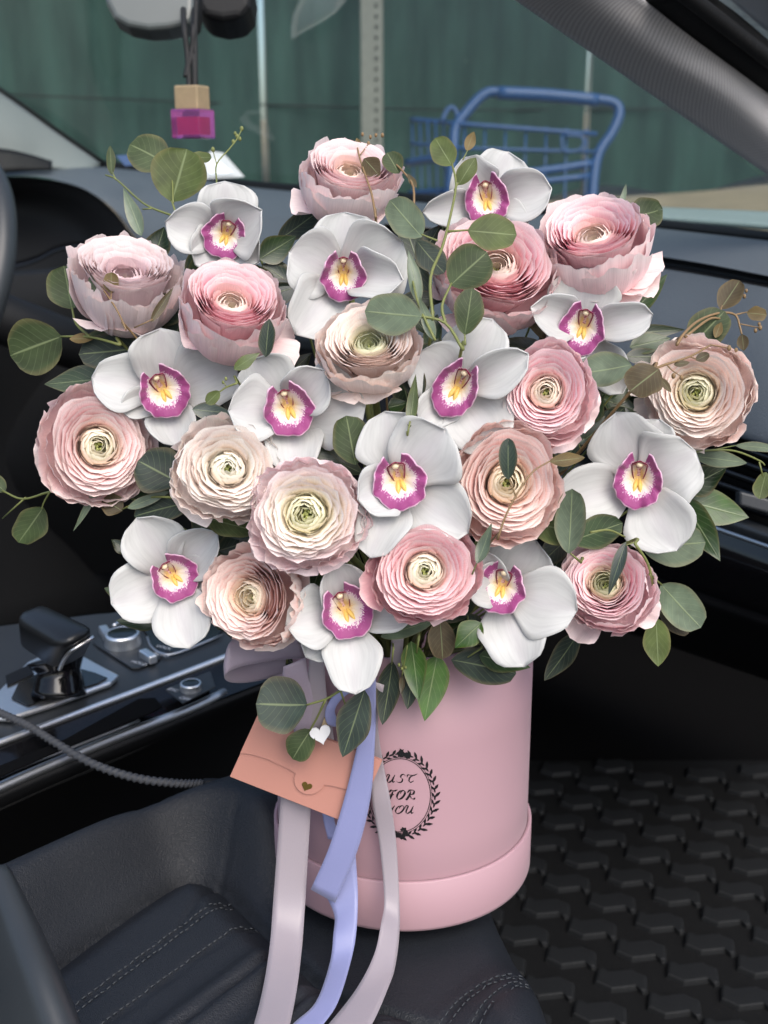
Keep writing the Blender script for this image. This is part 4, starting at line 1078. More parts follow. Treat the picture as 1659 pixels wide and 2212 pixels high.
def ranunculus(px, py, rpx, ax, ay, pal, label, dz=0.0, cup=0.5, seed=0, layers=14, loose=(), bud=0.5, ruf=1.0, sq=1.0):
    """ax, ay: how far the flower looks right / up; cup: height of the outer rims; bud: how shut the heart is"""
    rn = random.Random(seed * 77 + 5)
    d = D(px, py) + dz
    R = rpx * 1.08 * d / FP
    c = U(px, py, d)
    view = -(ray(px, py).normalized())
    az = math.sqrt(max(0.02, 1 - ax * ax - ay * ay))
    X0 = RIGHT - view * RIGHT.dot(view); X0.normalize(); Y0 = view.cross(X0)
    Zf = (X0 * ax + Y0 * ay + view * az).normalized()
    Xf = (X0 - Zf * X0.dot(Zf)).normalized(); Yf = Zf.cross(Xf)
    org = c - Zf * R * 0.12
    fl = empty('ranunculus', org - Zf * R * .45, label, 'flower', 'ranunculus in the bouquet')
    cin, cmid, cout, crim = [tuple((x ** .66 * .93 + .065) * k for x, k in zip(rgb(*q), (1.0, .975, .945))) for q in pal]
    inner = MB()
    nU, nV = 12, 9
    ph0 = rn.random() * 6.28
    for i in range(layers):
        t = i / (layers - 1)
        n = int(round(4 + 3.4 * t))
        b = R * (0.13 + 0.83 * t ** 0.88)
        zr = R * (0.36 + 0.28 * math.sin(math.pi * min(1, t * 0.95)) - (0.40 - 0.85 * cup) * t ** 2.0)
        if t < .3: zr = R * (.40 + .05 * bud + .55 * t * (1 - .5 * bud))
        close = 1 - sstep(.16, .42, t)                      # 1: closed bud petals, 0: petals that lean outwards
        zb = -(0.42 + .22 * sstep(.6, .8, cup)) * R
        for k in range(n):
            half = math.pi / n * (1.55 + .35 * rn.random())
            ph = ph0 + i * 0.9 + 2 * math.pi * k / n + rn.uniform(-.12, .12)
            bb = b * rn.uniform(.96, 1.03); zz = zr + R * rn.uniform(-.025, .02); rr = (b * (.52 + .25 * (1 - bud)) * close + b * (1 - close)) * rn.uniform(.97, 1.03)
            outer = t > 0.86
            fl_out = 0.0
            if outer:
                rr *= rn.uniform(.96, 1.16); zz -= R * rn.uniform(-.03, .16)
            bel = lambda a, b_: a * close + b_ * (1 - close)
            if outer:
                P0 = (0.07 * R, zb); P1 = (bb * .95, zb - .02 * R); P2 = (bb * 1.06, zb + (zz - zb) * .55); P3 = (rr, zz)
            else:
                P0 = (0.05 * R, zb); P1 = (bb * bel(1.0, .70), bel(zz - .35 * R, zb + .15 * R)); P2 = (bel(bb * 1.12, bb - (.13 + .04 * t) * R), bel(zz - .02 * R, zz - (.06 + .06 * sstep(.35, .6, t)) * R)); P3 = (rr, zz + close * .015 * R)
            V = []; uvs = []; cs = []
            s1 = rn.random() * 50
            tone = rn.uniform(.95, 1.04)
            nU = 21 if outer else 12
            for jv in range(nV):
                v = jv / (nV - 1)
                for ju in range(nU):
                    u = ju / (nU - 1) * 2 - 1
                    ve = v * (1 - 0.20 * abs(u) ** 2.6 * (1 if t > .3 else .7)) + 0.014 * ruf * v * v * math.sin(u * 8 + s1) + 0.008 * ruf * v ** 3 * math.sin(u * 23 + s1 * 2)
                    if outer: ve -= v ** 3 * (.04 * abs(math.sin(u * 5.1 + s1)) ** 3 + .022 * abs(math.sin(u * 11 + 2 * s1)) ** 2 + .012 * rn.random()) * ruf
                    q = 1 - ve
                    r = P0[0] * q ** 3 + 3 * P1[0] * q * q * ve + 3 * P2[0] * q * ve * ve + P3[0] * ve ** 3
                    z = P0[1] * q ** 3 + 3 * P1[1] * q * q * ve + 3 * P2[1] * q * ve * ve + P3[1] * ve ** 3
                    r += R * (0.024 * u + ruf * v * v * (0.012 * math.sin(u * 5 + s1) + 0.005 * (0.5 + t) * math.sin(u * 15 + s1 * 3)))   # spiral overlap and ruffle
                    if outer: r += R * v ** 2 * (.05 * math.sin(u * 4 + s1 * 5) + .018 * ruf * math.sin(u * 19 + s1)); z += R * .03 * v ** 3 * math.sin(u * 11 + s1)
                    a = ph + u * half * (0.45 + 0.55 * math.sin(math.pi * .5 * min(1, ve * 1.5)))
                    r *= 1 + (.045 * math.sin(2 * a + ph0) + .03 * math.sin(3 * a + 2 * ph0)) * (.3 + .7 * t)
                    V.append(org + (Xf * math.cos(a) + Yf * math.sin(a)) * r + Zf * z)
                    uvs.append((u * .5 + .5, v))
                    cc = mixc(cin, cmid, sstep(.12, .55, t)) if t < .55 else mixc(cmid, cout, sstep(.55, 1.0, t))
                    cc = mixc(cc, cmid, .35 * (1 - v) * sstep(.15, .5, t))
                    cc = mixc(cc, crim, (.75 if t > .35 else .35) * sstep(.80, 1.0, v) * sstep(.1, .5, t + .1))
                    cs.append(tuple(min(.93, x * tone) for x in cc))
            if outer:
                mk('petal', V, gridfaces(nV, nU), M['petal'], fl, uv=uvs, col=cs)
            else:
                inner.add(V, gridfaces(nV, nU), uvs, cs)
    o = inner.build('petal_layers', M['petal'], fl); o['kind'] = 'stuff'
    # loose guard petals: (angle deg, spread, length, half-width)
    for (ang, spread, L, hw) in loose:
        a0 = math.radians(ang); s1 = rn.random() * 50
        V = []; uvs = []; cs = []
        dirv = Xf * math.cos(a0) + Yf * math.sin(a0); side = Zf.cross(dirv)
        for jv in range(10):
            v = jv / 9
            for ju in range(11):
                u = ju / 10 * 2 - 1
                ve = v * (1 - .18 * abs(u) ** 2.5) + .02 * v * v * math.sin(u * 11 + s1)
                th = spread * ve * 0.9
                rad = R * (.45 + L * ve * math.cos(th * .35))
                z = R * (-.40 + .32 * ve * (1 - spread) + .10 * math.sin(u * 3.0 + s1) * v + .22 * u * u * v * .6 + .03 * math.sin(u * 12 + s1) * v * v)
                wdt = R * hw * u * (.35 + .65 * math.sin(math.pi * .5 * min(1, ve * 1.3)))
                V.append(org + dirv * rad + side * wdt + Zf * z)
                uvs.append((u * .5 + .5, v)); cc = mixc(cout, crim, v * .8); cs.append(cc)
        mk('petal', V, gridfaces(10, 11), M['petal'], fl, uv=uvs, col=cs)
    # green heart
    mb = MB(); rn2 = random.Random(seed)
    for q in range(9):
        a = q * 2.4; rr = R * .035 * math.sqrt(q)
        mb.add(*ball(org + Xf * rr * math.cos(a) + Yf * rr * math.sin(a) + Zf * R * (.24 - .005 * q), Xf * R * .035, Yf * R * .035, Zf * R * .06, 6, 5))
    mb.build('heart', M['eye'], fl)
    add_stem(fl, org - Zf * R * .40, -Zf, M['stem'], .0022)
    return fl

# palettes: heart, middle, outside, rim
def pal(a, b, c, d): return (a, b, c, d)
PINK = ((248, 228, 206), (242, 150, 170), (248, 202, 210), (252, 226, 228))
PALE = ((246, 232, 212), (246, 206, 206), (248, 222, 222), (250, 236, 232))
CREAM = ((248, 240, 220), (246, 222, 208), (248, 226, 222), (250, 238, 232))
YEL = ((242, 240, 196), (244, 226, 200), (246, 208, 218), (250, 228, 234))
MAUVE = ((206, 170, 178), (204, 168, 178), (226, 200, 204), (236, 220, 218))
DEEP = ((242, 216, 202), (232, 112, 142), (246, 206, 212), (250, 228, 228))
BLUSH = ((216, 220, 170), (242, 214, 204), (244, 216, 208), (248, 230, 222))
SALMON = ((244, 226, 190), (240, 174, 166), (244, 200, 194), (250, 228, 220))

ranunculus(752, 402, 96, .15, .80, ((244, 214, 196), (240, 178, 190), (248, 216, 220), (252, 232, 232)), 'pale pink ranunculus at the very top of the bouquet, between two orchids', dz=-.01, cup=.75, seed=1, loose=((195, .9, .75, .4), (330, .5, .5, .5)))
ranunculus(1068, 600, 122, .12, .58, DEEP, 'pink ranunculus half hidden behind a pair of green eucalyptus leaves', dz=.012, cup=.7, seed=2, loose=((250, .6, .6, .6), (160, .5, .5, .6)))
ranunculus(1285, 545, 112, -.10, .78, DEEP, 'deep pink cupped ranunculus beside the dashboard with frayed white outer petals', dz=-.012, cup=.8, seed=3, loose=((345, .4, .75, .5), (300, .8, .8, .45), (325, .7, .8, .4), (250, .6, .6, .5)))
ranunculus(272, 628, 108, .05, .82, MAUVE, 'dusky mauve ranunculus on the steering wheel side of the bouquet', dz=-.01, cup=.85, seed=4, loose=((250, .3, .5, .7), (60, .2, .55, .4)), ruf=1.5)
ranunculus(498, 684, 106, .10, .70, DEEP, 'cupped pink ranunculus with a ragged petal sticking out beside the mauve one', dz=-.012, cup=.85, seed=5, loose=((335, .7, 1.0, .35), (5, .6, .85, .3), (190, .4, .5, .5), (90, .1, .5, .6)))
ranunculus(800, 762, 96, -.06, .58, BLUSH, 'tight blush ranunculus with a green heart under the tall orchid', dz=-.012, cup=.72, seed=6, loose=((195, .8, .75, .55), (225, .8, .7, .5), (280, .7, .5, .5), (20, .7, .6, .45)), bud=.2)
ranunculus(207, 965, 113, .14, .04, ((246, 236, 206), (240, 176, 182), (240, 206, 210), (248, 230, 226)), 'wide open pink ranunculus with a cream heart nearest the gear lever', dz=-.01, cup=.4, seed=7, loose=((20, .5, .65, .4), (200, .6, .6, .4)))
ranunculus(490, 1015, 106, .06, .10, CREAM, 'cream ranunculus with ruffled blush edges', dz=-.014, cup=.35, seed=8, loose=((225, .7, .7, .5), (310, .6, .6, .5)), bud=.9, ruf=1.4)
ranunculus(1180, 852, 96, .0, .16, PINK, 'rose pink ranunculus between two orchids and a grey-green leaf', dz=-.012, cup=.5, seed=9, loose=((340, .6, .7, .45), (290, .7, .8, .4), (230, .5, .6, .5)))
ranunculus(1508, 850, 106, -.10, .06, ((232, 232, 186), (246, 204, 192), (248, 216, 210), (250, 236, 228)), 'large peach ranunculus with a green heart beside the brown eucalyptus sprig', dz=-.014, cup=.4, seed=10, loose=((110, .5, .75, .45), (165, .8, 1.0, .35), (200, .8, .9, .35), (20, .4, .6, .5)))
ranunculus(1088, 1045, 116, .18, .05, SALMON, 'salmon ranunculus crossed by a thin brown twig', dz=-.008, cup=.5, seed=11, loose=((20, .5, .6, .5), (260, .5, .55, .6), (130, .5, .5, .5)))
ranunculus(664, 1112, 116, -.08, .06, YEL, 'fully open ruffled ranunculus with a yellow heart and pale pink rim', dz=-.02, cup=.25, seed=12, loose=((30, .7, .6, .5), (80, .7, .6, .5), (140, .7, .6, .5), (250, .7, .6, .5), (310, .7, .6, .5)), ruf=1.8, bud=.4)
ranunculus(560, 1290, 104, -.52, .0, SALMON, 'salmon ranunculus turned sideways toward the gear lever', dz=-.008, cup=.6, seed=13, loose=((285, .5, .6, .5), (20, .4, .55, .6)), ruf=1.4)
ranunculus(915, 1235, 108, .08, .04, ((248, 240, 212), (240, 160, 174), (242, 182, 194), (248, 214, 216)), 'bright pink ranunculus with a round cream heart above the hat box', dz=-.016, cup=.45, seed=14, loose=((100, .4, .6, .5), (310, .5, .55, .5), (190, .5, .5, .5)), bud=.7)
ranunculus(1312, 1272, 92, -.10, .32, ((206, 206, 150), (238, 146, 172), (246, 208, 216), (250, 226, 228)), 'small bright pink ranunculus hanging at the glove box side', dz=-.012, cup=.6, seed=15, loose=((235, .5, .85, .4), (330, .6, .75, .35), (60, .6, .7, .45)), bud=.3)

# ---- orchids
def patch(B, T, wid, nrm, ns=15, nu=9, arch=0.0, cup=0.0, wave=0.0, seed=0, shape='tepal', twist=0.0, notch=0.0):
    ax = T - B; L = ax.length; t = ax / L
    n = (nrm - t * nrm.dot(t)).normalized(); sd = t.cross(n)
    if twist:
        n, sd = n * math.cos(twist) + sd * math.sin(twist), sd * math.cos(twist) - n * math.sin(twist)
    V = []; uv = []
    for i in range(ns + 1):
        s = i / ns
        if shape == 'tepal':
            w = (max(0, 1 - s ** 4.8)) ** .5 * (.34 + .66 * sstep(0, .55, s))
        elif shape == 'round':      # eucalyptus coin
            w = math.sqrt(max(0, 1 - (2 * s - 1) ** 2)) ** .9 if s > .5 else (math.sin(math.pi * s)) ** .62
            w = max(w, .02)
        elif shape == 'oval':
            w = math.sin(math.pi * s ** .9) ** .8 if 0 < s < 1 else 0
        else:                        # lance: ruscus, pointed
            w = math.sin(math.pi * s ** .8) ** .9 * (1 - .25 * s) * 1.1 if 0 < s < 1 else 0
        for j in range(nu):
            u = j / (nu - 1) * 2 - 1
            s2 = s
            if notch: s2 = s - notch * sstep(.75, 1, s) * (1 - min(1, abs(u) * 2.2)) 
            wob = 1 + wave * .25 * math.sin(s * 9 + seed * 1.7 + (1.5 if u > 0 else 0))
            V.append(B + ax * s2 + sd * (u * wid / 2 * w * wob) + n * (arch * L * math.sin(math.pi * s) + cup * wid * (u * u) * w + wave * wid * .10 * abs(u) * math.sin(s * 8 + seed + u)))
            uv.append((u * .5 + .5, s))
    return V, gridfaces(ns + 1, nu), uv

def orchid(px, py, lip_px, rot, tepals, label, dz=0.0, lx=0.0, ly=-.12, seed=0, tint=(202, 203, 201), lipscale=(1, 1)):
    """px,py throat; rot: lip turned clockwise in degrees; lx,ly: way the lip looks; tepals: (tip x, tip y, width px, base lift, tip lift, cup, name)"""
    rn = random.Random(seed * 31 + 3)
    d = D(px, py) + dz
    k = d / FP
    c = U(px, py, d)
    view = -(ray(px, py).normalized())
    X0 = (RIGHT - view * RIGHT.dot(view)).normalized(); Y0 = view.cross(X0)
    fo = empty('orchid', c - view * .012, label, 'flower', 'white orchids in the bouquet')
    base = c - view * .010
    wt = rgb(*tint)
    for ti, (tx, ty, w, bl, tl, cp, nm) in enumerate(tepals):
        T = U(tx, ty, d - tl)
        Bp = base + (T - base) * .04 + view * bl
        V, Fc, uv = patch(Bp, T, w * k * 1.24, view, 16, 11, arch=rn.uniform(.04, .10), cup=cp, wave=rn.uniform(.15, .45), seed=seed * 3 + ti, twist=rn.uniform(-.2, .2))
        cs = []
        for (u, s) in uv:
            cc = mixc(mixc(wt, rgb(198, 186, 176), .9), wt, sstep(0, .35, s))
            cc = mixc(cc, rgb(200, 194, 199), .35 * (1 - min(1, abs(u - .5) * 5)))
            cs.append(cc)
        mk(nm, V, Fc, M['tepal'], fo, uv=uv, col=cs, solid=.0007)
    # lip frame
    a = math.radians(-rot)
    Zl = (X0 * lx + Y0 * ly + view).normalized()
    Xr = X0 * math.cos(a) + Y0 * math.sin(a)
    Xl = (Xr - Zl * Xr.dot(Zl)).normalized(); Yl = Zl.cross(Xl)
    S = lip_px * k * .61                   # half height of the lip
    sx, sy = lipscale[0] * rn.uniform(.92, 1.05), lipscale[1] * rn.uniform(.95, 1.08)
    up_ = rn.uniform(.62, .98); fr_ = rn.uniform(.7, 1.5)
    o0 = c + Zl * .004
    def lp(x, y, z): return o0 + Xl * (x * S * sx) + Yl * (y * S * sy) + Zl * (z * S)
    V = []; uv = []
    NT, NR = 61, 14
    s1 = rn.random() * 20
    for i in range(NT):
        th = (i / (NT - 1) * 2 - 1) * math.radians(158)         # 0 = straight down
        side = sstep(math.radians(50), math.radians(125), abs(th))
        rim = 1.02 + .05 * math.cos(2 * th) - .10 * math.exp(-((abs(th) - .95) / .16) ** 2) + .03 * math.sin(th * 7 + s1) + .012 * math.sin(th * 17 + s1)
        rim *= 1 - .22 * side
        for j in range(NR):
            r = j / (NR - 1)
            x = math.sin(th) * r * rim * (1.0 - .08 * side * r)
            y = -math.cos(th) * r * rim * .98 + .22
            z = -.45 + .70 * r ** 1.3 * (1 - side) + side * (up_ * r ** 1.1) - (1 - side) * .75 * max(0, r - .55) ** 1.6
            z += fr_ * (.05 * math.sin(th * 7 + s1 * 2) + .03 * math.sin(th * 15 + s1)) * r ** 4
            V.append(lp(x, y, z)); uv.append((i / (NT - 1), r))
    lipo = mk('lip', V, gridfaces(NT, NR), M['lip'], fo, uv=uv, solid=.0006)
    for sgn in (-1, 1):
        P = [lp(sgn * .05, .08, -.40), lp(sgn * .07, -.04, -.30), lp(sgn * .10, -.18, -.21), lp(sgn * .12, -.30, -.15)]
        V, Fc, uv = tube(P, [S * .04, S * .08, S * .075, S * .02], 8, 4)
        mk('callus', V, Fc, M['callus'], lipo, uv=uv)
    # column: speckled, hooded, with a cream cap at its end
    def spoon(g, dz_):
        V = []; uv = []
        for i in range(13):
            q = i / 12
            r = (.15 + .13 * math.sin(math.pi * .62 * q)) * (1 - max(0, q - .82) / .18 * .85)
            zc = -.40 + .42 * q + .16 * max(0, q - .75) / .25
            for j in range(15):
                ph = math.radians(-108 + 216 * j / 14)
                V.append(lp(r * g * math.sin(ph), .06 + .66 * q * (1 + (g - 1) * .4), zc + dz_ - .75 * r * g * math.cos(ph)))
                uv.append((j / 14, q))
        return V, gridfaces(13, 15), uv
    V, Fc, uv = spoon(.88, .03)
    col = mk('column', V, Fc, M['column'], fo, uv=uv)
    V, Fc, uv = spoon(1.0, .0)
    mk('hood', V, Fc, M['maroon'], col, uv=uv, solid=.0004)
    V, Fc = ball(lp(0, .60, .04), Xl * S * .115, Yl * S * .10, Zl * S * .10, 12, 8)
    mk('anther_cap', V, Fc, M['anther'], col)
    add_stem(fo, c - view * .011, -view, M['stem'], .0018)
    return fo
S_, P_ = 'sepal', 'petal'
# tips: x, y, width, base lift, tip lift, cup
orchid(486, 512, 92, 20, [(486, 392, 120, -.004, .0, .12, S_), (358, 478, 90, .0, .012, .22, P_), (566, 455, 110, .0, .016, .30, P_), (420, 572, 100, -.003, .004, .2, S_), (560, 566, 100, -.003, .004, .25, S_)],
       'white orchid beside the big round leaf on the instrument cluster side', dz=.0, seed=1, lx=-.1)
orchid(742, 598, 100, 0, [(745, 458, 135, -.006, -.006, .12, S_), (624, 545, 130, .0, .006, .16, P_), (868, 520, 150, .0, .006, .14, P_), (640, 722, 120, -.004, .004, .2, S_), (870, 606, 90, -.002, .010, .4, S_)],
       'tall white orchid directly below the topmost pink ranunculus', dz=.0, seed=2)
orchid(1052, 438, 92, -8, [(1000, 342, 88, .0, .002, .2, P_), (1098, 328, 110, -.004, -.006, .15, S_), (1192, 408, 95, .0, .008, .28, P_), (912, 458, 62, -.004, .006, .3, S_), (1140, 498, 60, -.004, .004, .2, S_)],
       'white orchid standing highest against the windshield, near the blue cart', dz=.012, seed=3, ly=.1)
orchid(1258, 712, 100, 12, [(1262, 578, 125, -.004, .0, .12, S_), (1146, 664, 85, .0, .01, .35, P_), (1410, 678, 72, .0, .008, .3, P_), (1200, 776, 90, -.006, -.006, .2, S_), (1345, 850, 80, -.010, -.012, .25, S_)],
       'white orchid under the deep pink cupped ranunculus by the dashboard', dz=.0, seed=4, lx=-.08)
orchid(355, 848, 104, -28, [(346, 710, 130, -.002, .004, .10, S_), (198, 815, 105, .0, .004, .2, P_), (512, 785, 128, -.003, -.004, .12, P_), (262, 888, 60, -.004, .002, .2, S_), (385, 965, 90, -.006, -.002, .2, S_)],
       'white orchid below the mauve ranunculus, its lip tilted', dz=.0, seed=5, lx=.1)
orchid(625, 886, 110, -16, [(545, 775, 120, -.006, -.004, .15, S_), (492, 888, 118, .0, .008, .14, P_), (790, 868, 150, -.003, .0, .10, P_), (640, 1022, 110, -.006, .0, .15, S_), (700, 800, 95, .0, .010, .3, S_)],
       'white orchid above the cream ranunculus at the middle of the bouquet', dz=-.004, seed=6)
orchid(985, 842, 112, 28, [(1065, 690, 120, -.004, .0, .15, S_), (905, 762, 120, .0, .004, .12, P_), (1142, 765, 80, .002, .012, .35, P_), (1075, 975, 135, -.004, .002, .12, S_), (905, 915, 80, -.006, .0, .2, S_)],
       'white orchid with a narrow slanted lip and a yellow-tipped lower petal', dz=-.004, seed=7, lx=-.15, lipscale=(.82, 1.06))
orchid(864, 1044, 116, -14, [(832, 888, 130, -.005, -.004, .14, S_), (772, 1080, 105, .0, .006, .2, P_), (962, 925, 150, .0, .006, .10, P_), (1012, 1150, 125, -.006, -.002, .15, S_), (800, 1205, 100, -.006, .0, .15, S_)],
       'large white orchid in the very centre of the bouquet', dz=-.012, seed=8)
orchid(1378, 1042, 106, 5, [(1330, 892, 130, -.002, .002, .12, P_), (1502, 975, 150, -.001, .006, .12, P_), (1202, 1092, 120, -.004, -.002, .15, S_), (1462, 1190, 125, -.004, .002, .15, S_), (1425, 905, 100, -.006, -.006, .12, S_)],
       'white orchid on the air vent side, below the large peach ranunculus', dz=-.004, seed=9)
orchid(377, 1248, 100, -42, [(296, 1118, 110, -.002, .004, .2, P_), (470, 1150, 90, -.004, .0, .35, P_), (240, 1305, 118, .0, .006, .12, S_), (412, 1400, 108, .0, .008, .12, S_), (460, 1230, 70, -.006, -.004, .2, S_)],
       'white orchid hanging lowest over the centre console and gear lever', dz=-.006, seed=10, lx=.12)
orchid(750, 1322, 108, -26, [(722, 1215, 95, .0, .008, .3, S_), (618, 1350, 110, .0, .006, .14, P_), (768, 1500, 105, .0, .006, .12, S_), (892, 1322, 80, -.004, .0, .2, P_), (660, 1420, 80, -.006, .0, .2, S_)],
       'white orchid drooping over the ribbons at the rim of the hat box', dz=-.012, seed=11, lx=.1)
orchid(1082, 1272, 106, 14, [(1160, 1170, 135, -.005, -.004, .15, S_), (1008, 1252, 85, .0, .008, .22, P_), (1248, 1318, 130, .0, .006, .10, P_), (1135, 1440, 128, -.003, .002, .12, S_), (1042, 1190, 60, -.004, .008, .35, S_)],
       'white orchid overhanging the printed wreath on the hat box', dz=-.008, seed=12, lx=-.1)
# ---- foliage
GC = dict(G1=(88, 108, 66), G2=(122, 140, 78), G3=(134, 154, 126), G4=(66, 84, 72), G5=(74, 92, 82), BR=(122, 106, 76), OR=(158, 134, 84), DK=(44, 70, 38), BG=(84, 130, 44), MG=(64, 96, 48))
LEAFN = [0]
def leaf(parent, bx, by, tx, ty, w, colr, dz, kind='round', dtip=0.0, d0=None, **kw):
    LEAFN[0] += 1
    rn = random.Random(LEAFN[0] * 13 + 1)
    d = (d0 if d0 is not None else D((bx + tx) / 2, (by + ty) / 2)) + dz
    B = U(bx, by, d); T = U(tx, ty, d + dtip)
    view = -(ray(bx, by).normalized())
    nrm = view + RIGHT * rn.uniform(-.25, .25) + UP * rn.uniform(.0, .45)
    V, Fc, uv = patch(B, T, w * d / FP, nrm, 14, 9, arch=rn.uniform(-.08, .06), cup=rn.uniform(.02, .12), wave=rn.uniform(.08, .3), seed=LEAFN[0], shape=kind, **kw)
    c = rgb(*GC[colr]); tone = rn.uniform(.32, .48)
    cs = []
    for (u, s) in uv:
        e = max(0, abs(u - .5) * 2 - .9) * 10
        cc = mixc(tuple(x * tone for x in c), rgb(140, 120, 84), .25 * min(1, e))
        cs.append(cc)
    return mk('leaf', V, Fc, M['ruscus' if kind == 'lance' else 'euca'], parent, uv=uv, col=cs)

def sprig(label, stems, leaves, dz=-.03, name='eucalyptus_sprig', mat='stem', cat='sprig', kind='round', group='eucalyptus sprigs in the bouquet', buds=(), root=True):
    p0 = stems[0][0][0]
    d = D(*p0[:2]) + dz
    o = empty(name, U(p0[0], p0[1], d), label, cat, group)
    P = U(p0[0], p0[1], d)
    for pts, r in stems:
        Q = [U(x, y, D(x, y) + dz) for x, y in pts]
        V, Fc, uv = tube(Q, [r * .36 / FP, r * .24 / FP], 6, 4)
        mk('stem', V, Fc, M[mat], o, uv=uv)
    if root:
        q = MOUTH + (P - MOUTH) * .15 - BOX_A * .02
        V, Fc, uv = tube([P, P + FWD * .02, P.lerp(q, .5) + FWD * .02, q], stems[0][1] * .36 / FP, 6, 4)
        mk('stem', V, Fc, M[mat], o, uv=uv)
    for lf in leaves:
        bx, by, tx, ty, w, cl = lf[:6]
        kw = lf[6] if len(lf) > 6 else {}
        kk = dict(kw); kd = kk.pop('kind', kind); ddz = kk.pop('dz', 0)
        leaf(o, bx, by, tx, ty, w, cl, dz - .001 + ddz, kd, **kk)
    rn = random.Random(int(p0[0] * 7 + p0[1]))
    for bx, by, s in buds:
        dd = D(bx, by) + dz
        V, Fc = ball(U(bx, by, dd), RIGHT * s * dd / FP * .5, UP * s * dd / FP * .7, FWD * s * dd / FP * .5, 7, 5)
        mk('bud', V, Fc, M[mat], o)
    return o

sprig('eucalyptus sprig with the largest round leaf, reaching toward the dangling air freshener', [([(420, 520), (385, 470), (371, 435)], 6), ([(385, 470), (330, 450), (298, 430), (252, 388), (228, 378)], 5), ([(330, 450), (308, 452)], 4), ([(250, 388), (243, 372)], 4), ([(374, 438), (372, 390), (366, 356)], 4), ([(415, 350), (412, 336)], 3)],
      [(371, 437, 404, 322, 124, 'G2'), (366, 358, 280, 312, 88, 'G1', {'dz': .006}), (410, 337, 457, 340, 26, 'G2'), (241, 378, 238, 314, 20, 'G1', {'kind': 'oval'}), (306, 510, 266, 405, 34, 'G3', {'kind': 'lance'})], dz=-.012)
sprig('thin budding twig rising behind the orchid by the instrument cluster', [([(470, 470), (468, 395), (468, 355), (495, 322), (512, 300), (522, 280)], 4), ([(468, 355), (460, 325)], 3), ([(505, 310), (515, 298)], 2)], [], dz=.02, buds=((460, 323, 9), (522, 278, 9), (512, 294, 8), (518, 300, 8), (504, 306, 8), (508, 288, 7)))
sprig('fine twig with small brown leaves crossing the topmost ranunculus', [([(812, 470), (803, 420), (795, 395), (778, 345), (772, 318)], 5), ([(778, 335), (795, 312)], 3), ([(893, 470), (893, 405), (872, 372), (850, 350)], 5)],
      [(786, 342, 820, 380, 44, 'BR', {'kind': 'oval'}), (778, 322, 770, 298, 13, 'OR', {'kind': 'oval'}), (862, 375, 836, 330, 46, 'G1'), (900, 405, 880, 375, 14, 'BR', {'kind': 'oval'})], dz=-.035, mat='stem_brown', buds=((796, 310, 8), (800, 296, 7), (812, 292, 7), (826, 292, 8), (783, 290, 7)))
sprig('upright eucalyptus sprig with yellow-green leaves in front of the highest orchid', [([(935, 690), (930, 600), (955, 535), (972, 470), (985, 400), (976, 352)], 6), ([(968, 500), (1012, 497)], 5), ([(982, 410), (990, 395)], 4), ([(1000, 345), (1010, 325)], 3), ([(945, 520), (925, 512), (910, 506)], 4)],
      [(976, 358, 940, 298, 56, 'G2'), (990, 400, 1028, 340, 40, 'G2', {'kind': 'oval'}), (1008, 326, 1024, 284, 24, 'OR', {'kind': 'oval'}), (1010, 498, 1116, 508, 84, 'G2'), (911, 512, 842, 432, 74, 'G3')], dz=-.04)
sprig('eucalyptus sprig with broad green leaves lying over the half hidden ranunculus', [([(1000, 755), (962, 698), (905, 682)], 6), ([(962, 698), (955, 660), (975, 612)], 6), ([(1005, 745), (1004, 722)], 4), ([(940, 735), (905, 660), (890, 600)], 5)],
      [(973, 616, 1052, 545, 100, 'G1'), (1004, 724, 1020, 622, 64, 'G1'), (911, 684, 788, 672, 92, 'G3'), (938, 735, 905, 640, 28, 'G3', {'kind': 'lance'}), (905, 655, 882, 540, 32, 'G3', {'kind': 'lance'}), (900, 520, 960, 590, 60, 'G5', {'dz': .03})], dz=-.04)
sprig('short eucalyptus sprig with a lobed leaf against the windshield trim', [([(1300, 505), (1340, 478), (1362, 470)], 4), ([(1335, 480), (1345, 440)], 3)], [(1358, 470, 1432, 452, 72, 'G1', {'notch': .12}), (1342, 445, 1353, 396, 13, 'G3', {'kind': 'lance'}), (1310, 470, 1338, 425, 14, 'DK', {'kind': 'lance'})], dz=-.01)
sprig('brown eucalyptus twig arching over the dashboard with orange tinted leaves', [([(1462, 745), (1478, 720), (1510, 692), (1555, 676), (1588, 680), (1598, 705), (1602, 722)], 6), ([(1555, 676), (1560, 660)], 4), ([(1588, 680), (1614, 674)], 4), ([(1480, 728), (1530, 690), (1556, 688)], 6), ([(1600, 700), (1640, 708)], 3)],
      [(1556, 668, 1598, 606, 52, 'BR'), (1613, 676, 1656, 680, 32, 'OR'), (1603, 722, 1607, 758, 26, 'BR', {'kind': 'oval'}), (1545, 730, 1558, 696, 20, 'OR', {'kind': 'oval'}), (1490, 752, 1566, 672, 84, 'G1', {'dz': .01})], dz=-.02, mat='stem_brown', buds=((1642, 708, 9), (1632, 714, 8), (1640, 700, 7), (1608, 640, 8), (1612, 628, 7)))
sprig('brown eucalyptus twig lying across the large peach ranunculus', [([(1412, 800), (1430, 790), (1490, 770), (1535, 745)], 6), ([(1440, 787), (1452, 800), (1470, 812)], 3), ([(1490, 770), (1504, 776)], 3), ([(1535, 745), (1575, 752)], 3)],
      [(1424, 797, 1360, 846, 86, 'BR'), (1425, 815, 1450, 848, 16, 'BR', {'kind': 'oval'}), (1503, 778, 1532, 764, 22, 'BR'), (1455, 788, 1490, 783, 16, 'BR', {'kind': 'oval'})], dz=-.05, mat='stem_brown', buds=((1455, 812, 10), (1472, 816, 9), (1575, 752, 10), (1590, 756, 8)))
